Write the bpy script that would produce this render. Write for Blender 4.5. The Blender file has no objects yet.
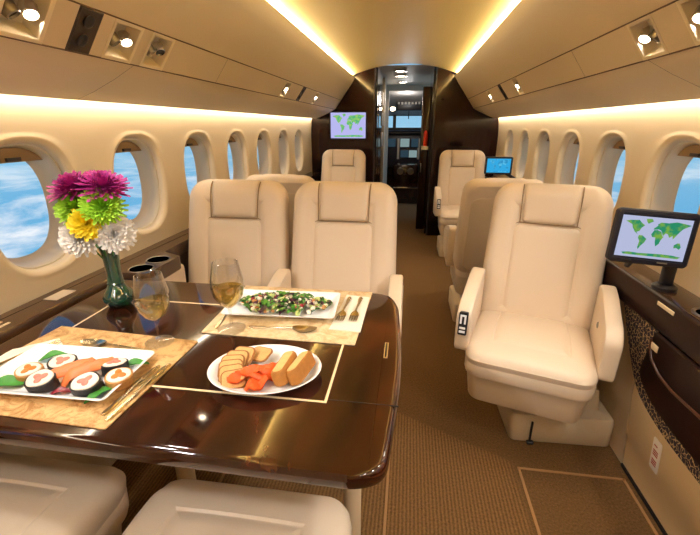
import bpy, bmesh, math, random
from mathutils import Matrix, Vector
random.seed(7)
PI = math.pi
COL = bpy.context.scene.collection
XC = -0.095                      # centre line of the cabin
CAM_Z = 1.2
R = math.radians

# ------------------------------------------------------------------ helpers
def lin(h):
    h = h.lstrip('#'); o = []
    for i in (0, 2, 4):
        c = int(h[i:i+2], 16) / 255
        o.append(c / 12.92 if c <= .04045 else ((c + .055) / 1.055) ** 2.4)
    return (*o, 1)

def base_mat(name):
    m = bpy.data.materials.new(name); m.use_nodes = True
    nt = m.node_tree
    return m, nt, nt.nodes['Principled BSDF']

def mat(name, col, rough=.5, metal=0, bump=0, bscale=200, var=0, vscale=6, coat=0, emit=None, estr=0, spec=.5, stretch=None):
    m, nt, b = base_mat(name)
    c = lin(col)
    b.inputs['Base Color'].default_value = c
    b.inputs['Roughness'].default_value = rough
    b.inputs['Metallic'].default_value = metal
    b.inputs['Coat Weight'].default_value = coat
    b.inputs['Coat Roughness'].default_value = .05
    b.inputs['Specular IOR Level'].default_value = spec
    tc = nt.nodes.new('ShaderNodeTexCoord')
    src = tc.outputs['Object']
    if stretch:
        mp = nt.nodes.new('ShaderNodeMapping'); mp.inputs['Scale'].default_value = stretch
        nt.links.new(src, mp.inputs[0]); src = mp.outputs[0]
    n = nt.nodes.new('ShaderNodeTexNoise'); n.inputs['Scale'].default_value = vscale; n.inputs['Detail'].default_value = 4
    nt.links.new(src, n.inputs['Vector'])
    mx = nt.nodes.new('ShaderNodeMix'); mx.data_type = 'RGBA'
    mx.inputs[6].default_value = (c[0]*(1-var), c[1]*(1-var), c[2]*(1-var), 1)
    mx.inputs[7].default_value = (min(1, c[0]*(1+var)), min(1, c[1]*(1+var)), min(1, c[2]*(1+var)), 1)
    nt.links.new(n.outputs['Fac'], mx.inputs[0]); nt.links.new(mx.outputs[2], b.inputs['Base Color'])
    if bump:
        n2 = nt.nodes.new('ShaderNodeTexNoise'); n2.inputs['Scale'].default_value = bscale; n2.inputs['Detail'].default_value = 2
        nt.links.new(src, n2.inputs['Vector'])
        bp = nt.nodes.new('ShaderNodeBump'); bp.inputs['Strength'].default_value = bump; bp.inputs['Distance'].default_value = .002
        nt.links.new(n2.outputs['Fac'], bp.inputs['Height']); nt.links.new(bp.outputs[0], b.inputs['Normal'])
    if emit:
        b.inputs['Emission Color'].default_value = lin(emit); b.inputs['Emission Strength'].default_value = estr
    return m

def wood_mat(name, cols, rough=.1, scale=(6, 2.2, 6), coat=.6):
    m, nt, b = base_mat(name)
    tc = nt.nodes.new('ShaderNodeTexCoord'); mp = nt.nodes.new('ShaderNodeMapping')
    mp.inputs['Scale'].default_value = scale
    nt.links.new(tc.outputs['Object'], mp.inputs[0])
    n = nt.nodes.new('ShaderNodeTexNoise'); n.inputs['Scale'].default_value = 1.4; n.inputs['Detail'].default_value = 8; n.inputs['Distortion'].default_value = 1.6
    nt.links.new(mp.outputs[0], n.inputs['Vector'])
    cr = nt.nodes.new('ShaderNodeValToRGB'); e = cr.color_ramp.elements
    e[0].position = .28; e[0].color = lin(cols[0]); e[1].position = .75; e[1].color = lin(cols[2])
    k = e.new(.5); k.color = lin(cols[1])
    nt.links.new(n.outputs['Fac'], cr.inputs[0]); nt.links.new(cr.outputs[0], b.inputs['Base Color'])
    b.inputs['Roughness'].default_value = rough
    b.inputs['Coat Weight'].default_value = coat; b.inputs['Coat Roughness'].default_value = .03
    return m

def emis(name, col, s):
    m = bpy.data.materials.new(name); m.use_nodes = True
    nt = m.node_tree; nt.nodes.clear()
    o = nt.nodes.new('ShaderNodeOutputMaterial'); e = nt.nodes.new('ShaderNodeEmission')
    e.inputs[0].default_value = lin(col); e.inputs[1].default_value = s
    nt.links.new(e.outputs[0], o.inputs[0]); return m

def clear_glass(name, tint=(1, 1, 1, 1), refl=1.0):
    """thin clear sheet: lets light straight through, mirrors at its Fresnel share"""
    m = bpy.data.materials.new(name); m.use_nodes = True
    nt = m.node_tree; nt.nodes.clear()
    o = nt.nodes.new('ShaderNodeOutputMaterial')
    t = nt.nodes.new('ShaderNodeBsdfTransparent'); t.inputs[0].default_value = tint
    g = nt.nodes.new('ShaderNodeBsdfGlossy'); g.inputs['Roughness'].default_value = .02
    f = nt.nodes.new('ShaderNodeLayerWeight'); f.inputs[0].default_value = .5
    pw = nt.nodes.new('ShaderNodeMath'); pw.operation = 'POWER'; pw.inputs[1].default_value = 4
    nt.links.new(f.outputs['Facing'], pw.inputs[0])
    mu = nt.nodes.new('ShaderNodeMath'); mu.operation = 'MULTIPLY_ADD'; mu.inputs[1].default_value = .7*refl; mu.inputs[2].default_value = .035*refl
    mx = nt.nodes.new('ShaderNodeMixShader')
    nt.links.new(pw.outputs[0], mu.inputs[0]); nt.links.new(mu.outputs[0], mx.inputs[0])
    nt.links.new(t.outputs[0], mx.inputs[1]); nt.links.new(g.outputs[0], mx.inputs[2]); nt.links.new(mx.outputs[0], o.inputs[0])
    return m

class MB:
    def __init__(s): s.v = []; s.f = []; s.mi = []
    def add(s, vs, fs, M=None, mi=0):
        o = len(s.v)
        for p in vs:
            p = Vector(p)
            s.v.append(tuple(M @ p) if M else tuple(p))
        for f in fs: s.f.append(tuple(o+i for i in f)); s.mi.append(mi)
        return s
    def box(s, x0, x1, y0, y1, z0, z1, M=None, bev=0, mi=0):
        if bev:
            w, h = x1-x0, y1-y0
            b = min(bev, w*.49, h*.49, (z1-z0)*.49)
            T = Matrix.Translation(((x0+x1)/2, (y0+y1)/2, 0))
            return s.loft(rr(w, h, b*1.5, 3), [(b, z0), (b*.3, z0+b*.3), (0, z0+b), (0, z1-b), (b*.3, z1-b*.3), (b, z1)], (M @ T) if M else T, mi=mi)
        vs = [(x, y, z) for z in (z0, z1) for y in (y0, y1) for x in (x0, x1)]
        return s.add(vs, [(0,2,3,1),(4,5,7,6),(0,1,5,4),(2,6,7,3),(0,4,6,2),(1,3,7,5)], M, mi)
    def loft(s, fn, rings, M=None, cap0=True, cap1=True, deform=None, mi=0):
        o = []
        for d, z in rings:
            for p in fn(d):
                q = (p[0], p[1], z)
                o.append(deform(q) if deform else q)
        n = len(fn(0)); fs = []
        for k in range(len(rings)-1):
            for i in range(n):
                j = (i+1) % n
                fs.append((k*n+i, k*n+j, (k+1)*n+j, (k+1)*n+i))
        if cap0: fs.append(tuple(reversed(range(n))))
        if cap1: fs.append(tuple(range((len(rings)-1)*n, len(rings)*n)))
        return s.add(o, fs, M, mi)
    def lathe(s, prof, n=32, M=None, mi=0, open_end=False):
        vs = []; fs = []
        for r, z in prof:
            for i in range(n):
                a = 2*PI*i/n; vs.append((r*math.cos(a), r*math.sin(a), z))
        for k in range(len(prof)-1):
            for i in range(n):
                j = (i+1) % n; fs.append((k*n+i, k*n+j, (k+1)*n+j, (k+1)*n+i))
        if prof[0][0] > 1e-6: fs.append(tuple(reversed(range(n))))
        if prof[-1][0] > 1e-6 and not open_end: fs.append(tuple(range((len(prof)-1)*n, len(prof)*n)))
        return s.add(vs, fs, M, mi)
    def tube(s, pts, r, n=10, M=None, mi=0):
        pts = [Vector(p) for p in pts]; vs = []; fs = []
        rs = r if isinstance(r, (list, tuple)) else [r]*len(pts)
        ref = None
        for k, p in enumerate(pts):
            t = (pts[min(k+1, len(pts)-1)] - pts[max(k-1, 0)]).normalized()
            if ref is None: ref = t.orthogonal().normalized()
            u = (ref - t*ref.dot(t)).normalized(); ref = u; w = t.cross(u)
            for i in range(n):
                a = 2*PI*i/n; vs.append(p + (u*math.cos(a) + w*math.sin(a))*rs[k])
        for k in range(len(pts)-1):
            for i in range(n):
                j = (i+1) % n; fs.append((k*n+i, k*n+j, (k+1)*n+j, (k+1)*n+i))
        fs.append(tuple(reversed(range(n)))); fs.append(tuple(range((len(pts)-1)*n, len(pts)*n)))
        return s.add(vs, fs, M, mi)
    def grid(s, rows, M=None, closed=False, mi=0):
        n = len(rows[0]); vs = [p for r in rows for p in r]; fs = []
        for k in range(len(rows)-1):
            for i in range(n if closed else n-1):
                j = (i+1) % n; fs.append((k*n+i, k*n+j, (k+1)*n+j, (k+1)*n+i))
        return s.add(vs, fs, M, mi)
    def build(s, name, m, parent=None, sharp=35, recalc=True, loc=None):
        me = bpy.data.meshes.new(name); me.from_pydata(s.v, [], s.f)
        ms = m if isinstance(m, (list, tuple)) else [m]
        for q in ms: me.materials.append(q)
        me.polygons.foreach_set('material_index', s.mi)
        bm = bmesh.new(); bm.from_mesh(me)
        bmesh.ops.remove_doubles(bm, verts=bm.verts, dist=1e-6)
        if recalc: bmesh.ops.recalc_face_normals(bm, faces=bm.faces)
        big = [f for f in bm.faces if len(f.verts) > 4]
        if big: bmesh.ops.triangulate(bm, faces=big)
        bm.to_mesh(me); bm.free()
        me.shade_smooth(); me.set_sharp_from_angle(angle=R(sharp))
        o = bpy.data.objects.new(name, me); COL.objects.link(o)
        if parent: o.parent = parent
        if loc: o.location = loc
        return o

def rr(w, h, r, n=6):
    def fn(d):
        W, H = max(w/2-d, .0004), max(h/2-d, .0004); q = max(min(r-d, W, H), .0002)
        o = []
        for cx, cy, a0 in ((W-q, H-q, 0), (-W+q, H-q, 90), (-W+q, -H+q, 180), (W-q, -H+q, 270)):
            for i in range(n+1):
                a = R(a0 + 90*i/n); o.append((cx+q*math.cos(a), cy+q*math.sin(a)))
        if n >= 6:                                   # soft pads: extra points along the straight sides
            p = []; N = len(o)
            for i in range(N):
                p.append(o[i])
                if i % (n+1) == n:
                    b = o[(i+1) % N]
                    p += [(o[i][0]+(b[0]-o[i][0])*k/8, o[i][1]+(b[1]-o[i][1])*k/8) for k in range(1, 8)]
            o = p
        return o
    return fn
def el(a, b, n=40):
    return lambda d: [(max(a-d, .0003)*math.cos(2*PI*i/n), max(b-d, .0003)*math.sin(2*PI*i/n)) for i in range(n)]
def poly(pts, r, n=4):
    """rounded polygon (counter-clockwise), r a number or one per corner"""
    N = len(pts); P = [Vector(p) for p in pts]; base = []
    rs = r if isinstance(r, (list, tuple)) else [r]*N
    for i in range(N):
        a, b, c = P[i-1], P[i], P[(i+1) % N]
        u = (a-b).normalized(); w = (c-b).normalized()
        k = min(rs[i], (a-b).length*.49, (c-b).length*.49)
        if k < 1e-5: base.append(b); continue
        p0, p1 = b+u*k, b+w*k
        for j in range(n+1):
            t = j/n; base.append(p0*(1-t)**2 + b*2*t*(1-t) + p1*t*t)
    M = len(base); nor = []
    for i in range(M):
        t = (base[(i+1) % M]-base[i-1]); nor.append(Vector((t.y, -t.x)).normalized())
    return lambda d: [tuple(base[i]-nor[i]*d) for i in range(M)]

def thing(name, label, cat, loc=(0, 0, 0), rz=0, group=None):
    o = bpy.data.objects.new(name, None); COL.objects.link(o)
    o.empty_display_size = .1
    o.location = loc; o.rotation_euler = (0, 0, rz)
    return tag(o, label, cat, group)
def tag(o, label, cat, group=None, kind=None):
    o['label'] = label; o['category'] = cat
    if group: o['group'] = group
    if kind: o['kind'] = kind
    return o
def struct(o, label, cat): return tag(o, label, cat, None, 'structure')
def dup(root, label, loc=None, rz=None, group=None):
    def cp(o, par):
        c = o.copy(); COL.objects.link(c); c.parent = par
        for ch in o.children: cp(ch, c)
        return c
    r = cp(root, None)
    r['label'] = label
    if loc is not None: r.location = loc
    if rz is not None: r.rotation_euler = (0, 0, rz)
    if group: r['group'] = group
    return r
def frame(o, e1, e2, e3):
    return Matrix(((e1[0], e2[0], e3[0], o[0]), (e1[1], e2[1], e3[1], o[1]), (e1[2], e2[2], e3[2], o[2]), (0, 0, 0, 1)))
YZ = Matrix(((0, 0, -1, 0), (1, 0, 0, 0), (0, 1, 0, 0), (0, 0, 0, 1)))   # outline in y/z, thickness toward -x
UP = Matrix(((1, 0, 0, 0), (0, 0, -1, 0), (0, 1, 0, 0), (0, 0, 0, 1)))   # outline in x/z, thickness toward -y

# ------------------------------------------------------------------ materials
LEATHER = mat('cream_leather', 'DDCAB3', .42, bump=.12, bscale=260, var=.03, vscale=5)
LEATHER_TRIM = mat('cream_leather_trim', 'D2BFA5', .5, bump=.1, bscale=260, var=.03)
PEDESTAL = mat('pedestal_paint', 'D3BF9F', .5, var=.03)
WALL = mat('cream_wall_panel', 'E7D5B6', .5, var=.02, vscale=3)
LOWER = mat('lower_wall_panel', 'D9BE92', .55, var=.03, vscale=4)
VALANCE = mat('overhead_panel', 'DECDB0', .5, var=.02, vscale=2)
RAIL = mat('rail_shadow_gap', '5E4630', .6)
GOLD = mat('golden_ceiling', 'EAD08A', .4, var=.05, vscale=1.5, stretch=(3, .6, 3))
REVEAL = mat('window_reveal', 'DCCFB8', .42, var=.02)
SHADE = mat('tan_shade', '8F7557', .6, var=.08, vscale=40)
PANE = clear_glass('window_glass', (.97, .98, 1, 1), .5)
BURL = wood_mat('burl_veneer', ('160805', '2C1107', '512510'), .07, coat=.25)
DARKWOOD = wood_mat('dark_veneer', ('1E0F0A', '301A10', '4A2A18'), .16, (3, 3, 3), .4)
LEDGEWOOD = wood_mat('ledge_veneer', ('2A190D', '3C2616', '4E331E'), .2, (8, 1.5, 8), .3)
LACQUER = wood_mat('black_cherry_lacquer', ('120607', '1B0908', '2A110D'), .1, (3, 3, 3), .1)
LACQUER.node_tree.nodes['Principled BSDF'].inputs['Specular IOR Level'].default_value = .3
LEDGEFRONT = wood_mat('dark_cherry_front', ('120607', '1A0908', '260F0C'), .38, (3, 3, 3), 0)
LEDGEFRONT.node_tree.nodes['Principled BSDF'].inputs['Specular IOR Level'].default_value = .2
INLAY = mat('inlay_strip', 'E9D3AC', .25, coat=.4)
BLACK = mat('black_plastic', '15131A', .38)
BEZEL = mat('blue_black_plastic', '1B1A26', .5, spec=.25)
SATIN = mat('dark_grey_plastic', '2B2833', .42)
CHROME = mat('chrome', 'D9D6D0', .12, 1)
STEEL = mat('brushed_cutlery', 'CDBE9F', .2, 1)
GREYMETAL = mat('grey_metal', '8C8780', .35, 1)
WHITE = mat('white_china', 'F4F4F6', .12, coat=.5)
NAPKIN = mat('napkin_cloth', 'F0E7D6', .9, bump=.2, bscale=400)
LINE = mat('carpet_edging', 'A37C50', .9, bump=.3, bscale=500)
COVE = emis('warm_cove_lamp', 'FFEFD4', 30)
COVE_UP = emis('warm_ceiling_cove_lamp', 'FFEDC8', 170)
BULB = emis('lamp_glow', 'FFE6C4', 40)
BULB_OFF = mat('lamp_lens', '3A332C', .15)
VENTB = mat('dark_brown_panel', '2A1E19', .45)
TRAY = mat('lamp_tray', 'F0E2C6', .4)

def carpet_mat():
    m, nt, b = base_mat('brown_carpet')
    N = nt.nodes.new; L = nt.links.new
    tc = N('ShaderNodeTexCoord'); sp = N('ShaderNodeSeparateXYZ'); L(tc.outputs['Object'], sp.inputs[0])
    wob = N('ShaderNodeTexNoise'); wob.inputs['Scale'].default_value = 60; L(tc.outputs['Object'], wob.inputs['Vector'])
    ad = N('ShaderNodeMath'); ad.operation = 'MULTIPLY_ADD'; ad.inputs[1].default_value = .004
    L(wob.outputs['Fac'], ad.inputs[0]); L(sp.outputs[0], ad.inputs[2])
    mu = N('ShaderNodeMath'); mu.operation = 'MULTIPLY'; mu.inputs[1].default_value = 2*PI/.0125; L(ad.outputs[0], mu.inputs[0])
    si = N('ShaderNodeMath'); si.operation = 'SINE'; L(mu.outputs[0], si.inputs[0])
    # corded weave lies on the aisle runner nearest the table (bounded by its own edges)
    def step(out, edge, k):
        a = N('ShaderNodeMath'); a.operation = 'SUBTRACT'; a.inputs[1].default_value = edge; L(out, a.inputs[0])
        c = N('ShaderNodeMath'); c.operation = 'MULTIPLY'; c.inputs[1].default_value = k; c.use_clamp = True; L(a.outputs[0], c.inputs[0]); return c.outputs[0]
    diag = N('ShaderNodeMath'); diag.operation = 'MULTIPLY_ADD'; diag.inputs[1].default_value = .5
    L(sp.outputs[0], diag.inputs[0]); L(sp.outputs[1], diag.inputs[2])
    m1 = step(diag.outputs[0], 1.485, -60); m2 = step(sp.outputs[0], .445, -60)
    mm = N('ShaderNodeMath'); mm.operation = 'MULTIPLY'; L(m1, mm.inputs[0]); L(m2, mm.inputs[1])
    rib = N('ShaderNodeMath'); rib.operation = 'MULTIPLY'; L(si.outputs[0], rib.inputs[0]); L(mm.outputs[0], rib.inputs[1])
    no = N('ShaderNodeTexNoise'); no.inputs['Scale'].default_value = 130; no.inputs['Detail'].default_value = 6; no.inputs['Roughness'].default_value = .8; L(tc.outputs['Object'], no.inputs['Vector'])
    f = N('ShaderNodeMath'); f.operation = 'MULTIPLY_ADD'; f.inputs[1].default_value = .11; L(rib.outputs[0], f.inputs[0]); L(no.outputs['Fac'], f.inputs[2])
    cr = N('ShaderNodeValToRGB'); e = cr.color_ramp.elements
    e[0].position = .2; e[0].color = lin('46301C'); e[1].position = .8; e[1].color = lin('98744A')
    L(f.outputs[0], cr.inputs[0])
    mx = N('ShaderNodeMix'); mx.data_type = 'RGBA'; mx.blend_type = 'MULTIPLY'; mx.inputs[0].default_value = 1
    tint = N('ShaderNodeMix'); tint.data_type = 'RGBA'; tint.inputs[6].default_value = (.8, .82, .86, 1); tint.inputs[7].default_value = (1, 1, 1, 1)
    L(mm.outputs[0], tint.inputs[0]); L(cr.outputs[0], mx.inputs[6]); L(tint.outputs[2], mx.inputs[7])
    L(mx.outputs[2], b.inputs['Base Color']); b.inputs['Roughness'].default_value = .95; b.inputs['Specular IOR Level'].default_value = .1
    bp = N('ShaderNodeBump'); bp.inputs['Strength'].default_value = .6; bp.inputs['Distance'].default_value = .004
    L(f.outputs[0], bp.inputs['Height']); L(bp.outputs[0], b.inputs['Normal'])
    return m
CARPET = carpet_mat()

def fabric_mat():
    m, nt, b = base_mat('patterned_fabric')
    N = nt.nodes.new; L = nt.links.new
    tc = N('ShaderNodeTexCoord'); vo = N('ShaderNodeTexVoronoi'); vo.inputs['Scale'].default_value = 70; vo.feature = 'DISTANCE_TO_EDGE'
    no = N('ShaderNodeTexNoise'); no.inputs['Scale'].default_value = 90; no.inputs['Distortion'].default_value = 2
    L(tc.outputs['Object'], vo.inputs['Vector']); L(tc.outputs['Object'], no.inputs['Vector'])
    a = N('ShaderNodeMath'); a.operation = 'MULTIPLY_ADD'; a.inputs[1].default_value = 2.2; L(vo.outputs[0], a.inputs[0]); L(no.outputs['Fac'], a.inputs[2])
    cr = N('ShaderNodeValToRGB'); e = cr.color_ramp.elements
    e[0].position = .5; e[0].color = lin('C0A173'); e[1].position = .68; e[1].color = lin('2B2530')
    L(a.outputs[0], cr.inputs[0]); L(cr.outputs[0], b.inputs['Base Color']); b.inputs['Roughness'].default_value = .9
    return m
FABRIC = fabric_mat()

def mat_weave(name, c0, c1):
    m, nt, b = base_mat(name)
    N = nt.nodes.new; L = nt.links.new
    tc = N('ShaderNodeTexCoord')
    no = N('ShaderNodeTexNoise'); no.inputs['Scale'].default_value = 26; no.inputs['Detail'].default_value = 7; no.inputs['Roughness'].default_value = .75; no.inputs['Distortion'].default_value = 1.2
    L(tc.outputs['Object'], no.inputs['Vector'])
    cr = N('ShaderNodeValToRGB'); e = cr.color_ramp.elements
    e[0].position = .38; e[0].color = lin(c0); e[1].position = .56; e[1].color = lin(c1)
    L(no.outputs['Fac'], cr.inputs[0]); L(cr.outputs[0], b.inputs['Base Color']); b.inputs['Roughness'].default_value = .75
    w = N('ShaderNodeTexChecker'); w.inputs['Scale'].default_value = 320; L(tc.outputs['Object'], w.inputs['Vector'])
    bp = N('ShaderNodeBump'); bp.inputs['Strength'].default_value = .25; bp.inputs['Distance'].default_value = .001
    L(w.outputs['Fac'], bp.inputs['Height']); L(bp.outputs[0], b.inputs['Normal'])
    return m
MAT_GOLD = mat_weave('gold_brocade', 'A87840', 'DAB37A')
MAT_SAND = mat_weave('sand_brocade', 'C9A678', 'E3CBA0')

# ------------------------------------------------------------------ cabin shell
Y0, Y1 = -1.6, 4.6
WPROF = [(.0, .955), (.15, .965), (.35, .985), (.55, 1.0), (.70, 1.005), (1.10, 1.005), (1.18, 1.001), (1.25, .993), (1.32, .98)]
def wall_w(z):
    for (z0, w0), (z1, w1) in zip(WPROF, WPROF[1:]):
        if z <= z1: return w0 + (w1-w0)*max(0, (z-z0))/(z1-z0)
    return WPROF[-1][1]
def sx(s, w): return XC + s*w
WZ = .967; WA, WB = .150, .186; WSTEP = .5; WY0 = 1.055
WYS = [WY0 + WSTEP*k for k in range(-2, 7)]
NW = 48
def oval(a, b, i):
    t = 2*PI*i/NW; c, s_ = math.cos(t), math.sin(t); e = 2/2.5
    return (math.copysign(abs(c)**e, c)*a, math.copysign(abs(s_)**e, s_)*b)
def rect(hw, z0, z1, i):
    """point of the cell's border in the direction of the oval's point i (with the corners kept)"""
    x, z = oval(WA, WB, i); k = min(hw/abs(x) if abs(x) > 1e-9 else 1e9, (z1 if z > 0 else -z0)/abs(z) if abs(z) > 1e-9 else 1e9)
    return (x*k, z*k)
def make_wall(s, name, label):
    mb = MB()
    zlo, zhi = .72, 1.215
    def P(y, z, out=0): return (sx(s, wall_w(z)+out), y, z)
    ys = [Y0] + [y-WSTEP/2 for y in WYS] + [WYS[-1]+WSTEP/2, Y1]
    for a, b in ((0, .15), (.15, .35), (.35, .55), (.55, zlo)): mb.grid([[P(y, a) for y in ys], [P(y, b) for y in ys]])
    zz = [zhi, 1.25, 1.28, 1.32]
    for a, b in zip(zz, zz[1:]): mb.grid([[P(y, a) for y in ys], [P(y, b) for y in ys]])
    for ya, yb in ((Y0, WYS[0]-WSTEP/2), (WYS[-1]+WSTEP/2, Y1)):
        zs = [zlo, .9, 1.1, 1.18, zhi]
        mb.grid([[P(ya, z) for z in zs], [P(yb, z) for z in zs]])
    for yc in WYS:
        hw, z0, z1 = WSTEP/2, zlo-WZ, zhi-WZ
        rows = []
        for t in (1, .6, .3, .12):
            row = []
            for i in range(NW):
                o = oval(WA+.022, WB+.022, i); q = rect(hw, z0, z1, i)
                y, z = o[0]*(1-t)+q[0]*t, o[1]*(1-t)+q[1]*t
                row.append(P(yc+y, WZ+z))
            rows.append(row)
        for d, out in ((.022, -.003), (.014, -.002), (.006, .004), (.001, .013), (0, .028)):
            rows.append([(sx(s, wall_w(WZ+oval(WA+d, WB+d, i)[1])+out), yc+oval(WA+d, WB+d, i)[0], WZ+oval(WA+d, WB+d, i)[1]) for i in range(NW)])
        mb.grid(rows, closed=True)
        # the four corner triangles between the oval's rays and the cell's corners
        def cn(i): q = rect(hw, z0, z1, i); return q
        for i in range(NW):
            a, b = cn(i), cn((i+1) % NW)
            if abs(a[0]-b[0]) > 1e-6 and abs(a[1]-b[1]) > 1e-6:
                c = (hw*(1 if (a[0]+b[0]) > 0 else -1), z1 if (a[1]+b[1]) > 0 else z0)
                mb.add([P(yc+a[0], WZ+a[1]), P(yc+b[0], WZ+b[1]), P(yc+c[0], WZ+c[1])], [(0, 1, 2)])
    return struct(mb.build(name, WALL, sharp=50), label, 'wall')
make_wall(-1, 'wall_left', 'cream side wall with oval windows behind the dining table')
make_wall(1, 'wall_right', 'cream side wall with oval windows beside the big screen')

wn = [0]
ORD = ['aft-most', 'second', 'third', 'fourth', 'fifth', 'sixth', 'seventh', 'eighth', 'ninth']
def make_window(s, yc, k):
    wn[0] += 1
    root = bpy.data.objects.new('window_%d' % wn[0], None); COL.objects.link(root)
    root.location = (sx(s, 1.005), yc, WZ)
    side = 'left wall above the dining table side' if s < 0 else 'right wall beside the big screen'
    near = ('first', 'second', 'third', 'fourth', 'fifth', 'sixth', 'seventh')
    if k >= 2: lab = 'oval cabin window, %s one %s counted from the photographer' % (near[k-2], 'in the left wall' if s < 0 else 'in the right wall')
    else: lab = 'oval cabin window behind the photographer in the %s wall, %s from the tail' % ('left' if s < 0 else 'right', ('first', 'second')[k])
    struct(root, lab, 'window')
    mb = MB(); rows = []
    for d, out in ((-.002, .027), (.004, .027), (.007, .031), (.010, .05), (.018, .085), (.030, .095)):
        rows.append([(s*out, oval(WA-d, WB-d, i)[0], oval(WA-d, WB-d, i)[1]) for i in range(NW)])
    mb.grid(rows, closed=True); mb.build('frame', REVEAL, root, sharp=50)
    mb = MB()
    for out in (.092, .097): mb.add([(s*out, *oval(WA-.024, WB-.024, i)) for i in range(NW)], [tuple(range(NW))])
    mb.build('pane', PANE, root, recalc=False)
    mb = MB(); zc = WB-.062
    top = [oval(WA-.012, WB-.012, i) for i in range(NW)]
    pts = [p for p in top if p[1] > zc]
    pts.sort(key=lambda p: -p[0])
    n = len(pts)
    for o_ in (.052, .066): mb.add([(s*o_, *p) for p in pts], [])
    fs = [tuple(range(n)), tuple(range(2*n-1, n-1, -1))]
    for i in range(n): j = (i+1) % n; fs.append((i, j, n+j, n+i))
    mb.f += fs; mb.mi += [0]*len(fs)
    sh = mb.build('shade', SHADE, root)
    MB().box(s*.046-.004, s*.046+.004, -.022, .022, zc+.012, zc+.022).build('handle', SATIN, sh)
for s in (-1, 1):
    for k, y in enumerate(WYS): make_window(s, y, k)

# floor and the raised flight-deck floor
struct(MB().box(XC-1.02, XC+1.02, Y0, 6.62, -.05, 0).build('floor', CARPET), 'brown corded carpet floor of the aisle', 'floor')
struct(MB().box(XC-1.0, XC+1.0, Y0-.05, Y0, -.05, 1.85).build('wall_back', WALL), 'cream rear wall behind the photographer', 'wall')

# golden ceiling dome
def dome(w): return 1.686 + .118*(1-(w/.58)**2)
mb = MB()
ws = [-.58+1.16*i/24 for i in range(25)]
mb.grid([[(XC+w, y, dome(abs(w))) for w in ws] for y in (Y0, 0, 1.5, 3, Y1)])
struct(mb.build('ceiling', GOLD, recalc=False), 'golden vaulted ceiling between the two light coves', 'ceiling')

# overhead panels along both sides, with gaps where the lamp housings sit
PSU_LO, PSU_HI = (.73, 1.371), (.664, 1.462)
def seg(a, b, s, y0, y1, mb): mb.grid([[(sx(s, a[0]), y0, a[1]), (sx(s, b[0]), y0, b[1])], [(sx(s, a[0]), y1, a[1]), (sx(s, b[0]), y1, b[1])]])
HOUS = {-1: [('lit', -1.0), ('lit', -.5), ('lit', 0), ('lit', .45), ('lit', .84), ('vent', 1.0), ('lit', 1.14), ('dark', 1.30), ('lit', 2.66), ('vent', 3.04), ('lit', 3.5)],  # first four trays per side: unseen, added to brighten the foreground
        1: [('lit', -1.0), ('lit', -.5), ('lit', .05), ('lit', .55), ('lit', 1.07), ('lit', 1.29), ('lit', 2.65), ('vent', 3.05), ('lit', 3.5)]}
HL = {'lit': .118, 'dark': .118, 'vent': .075}
tn = 0
for s in (-1, 1):
    mb = MB()
    low = [(.968, 1.298), (.956, 1.29), (.952, 1.277), (.94, 1.279), (.88, 1.300), (.80, 1.335), PSU_LO]
    for a, b in zip(low, low[1:]): seg(a, b, s, Y0, Y1, mb)
    up = [PSU_HI, (.612, 1.535), (.555, 1.612), (.513, 1.680), (.516, 1.686), (.53, 1.684), (.56, 1.676), (.585, 1.68)]
    for a, b in zip(up, up[1:]): seg(a, b, s, Y0, Y1, mb)
    cuts = sorted((y-HL[k]/2, y+HL[k]/2) for k, y in HOUS[s])
    y = Y0
    for a, b in cuts: seg(PSU_LO, PSU_HI, s, y, a, mb); y = b
    seg(PSU_LO, PSU_HI, s, y, Y1, mb)
    tn += 1
    o = struct(mb.build('trim_%d' % tn, VALANCE, sharp=60, recalc=False), 'tan overhead panel holding reading lamps above the %s windows' % ('left' if s < 0 else 'right'), 'overhead panel')
    for p in (PSU_LO, PSU_HI):
        MB().tube([(sx(s, p[0]), Y0, p[1]), (sx(s, p[0]), Y1, p[1])], .0022, 6).build('rail', RAIL, o)
    ys = 1.22 if s < 0 else 1.33
    MB().tube([(sx(s, w), ys, z) for w, z in low[3:]], .0006, 5).build('panel_seam', RAIL, o)
    MB().tube([(sx(s, PSU_LO[0]+(PSU_HI[0]-PSU_LO[0])*t), yy, PSU_LO[1]+(PSU_HI[1]-PSU_LO[1])*t) for yy in (1.75,) for t in (0, 1)], .0006, 5).build('panel_seam', RAIL, o)
    side = 'left' if s < 0 else 'right'
    a = MB().grid([[(sx(s, .962), Y0, 1.287), (sx(s, .980), Y0, 1.287)], [(sx(s, .962), Y1-.02, 1.287), (sx(s, .980), Y1-.02, 1.287)]])
    tag(a.build('cove_light', COVE), 'warm light strip glowing under the overhead panel above the %s windows' % side, 'light strip', 'window cove lights')
    a = MB().grid([[(sx(s, .534), Y0, 1.689), (sx(s, .562), Y0, 1.684)], [(sx(s, .534), Y1-.02, 1.689), (sx(s, .562), Y1-.02, 1.684)]])
    tag(a.build('cove_light', COVE_UP), 'golden light strip along the %s edge of the golden ceiling' % side, 'light strip', 'ceiling cove lights')

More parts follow.
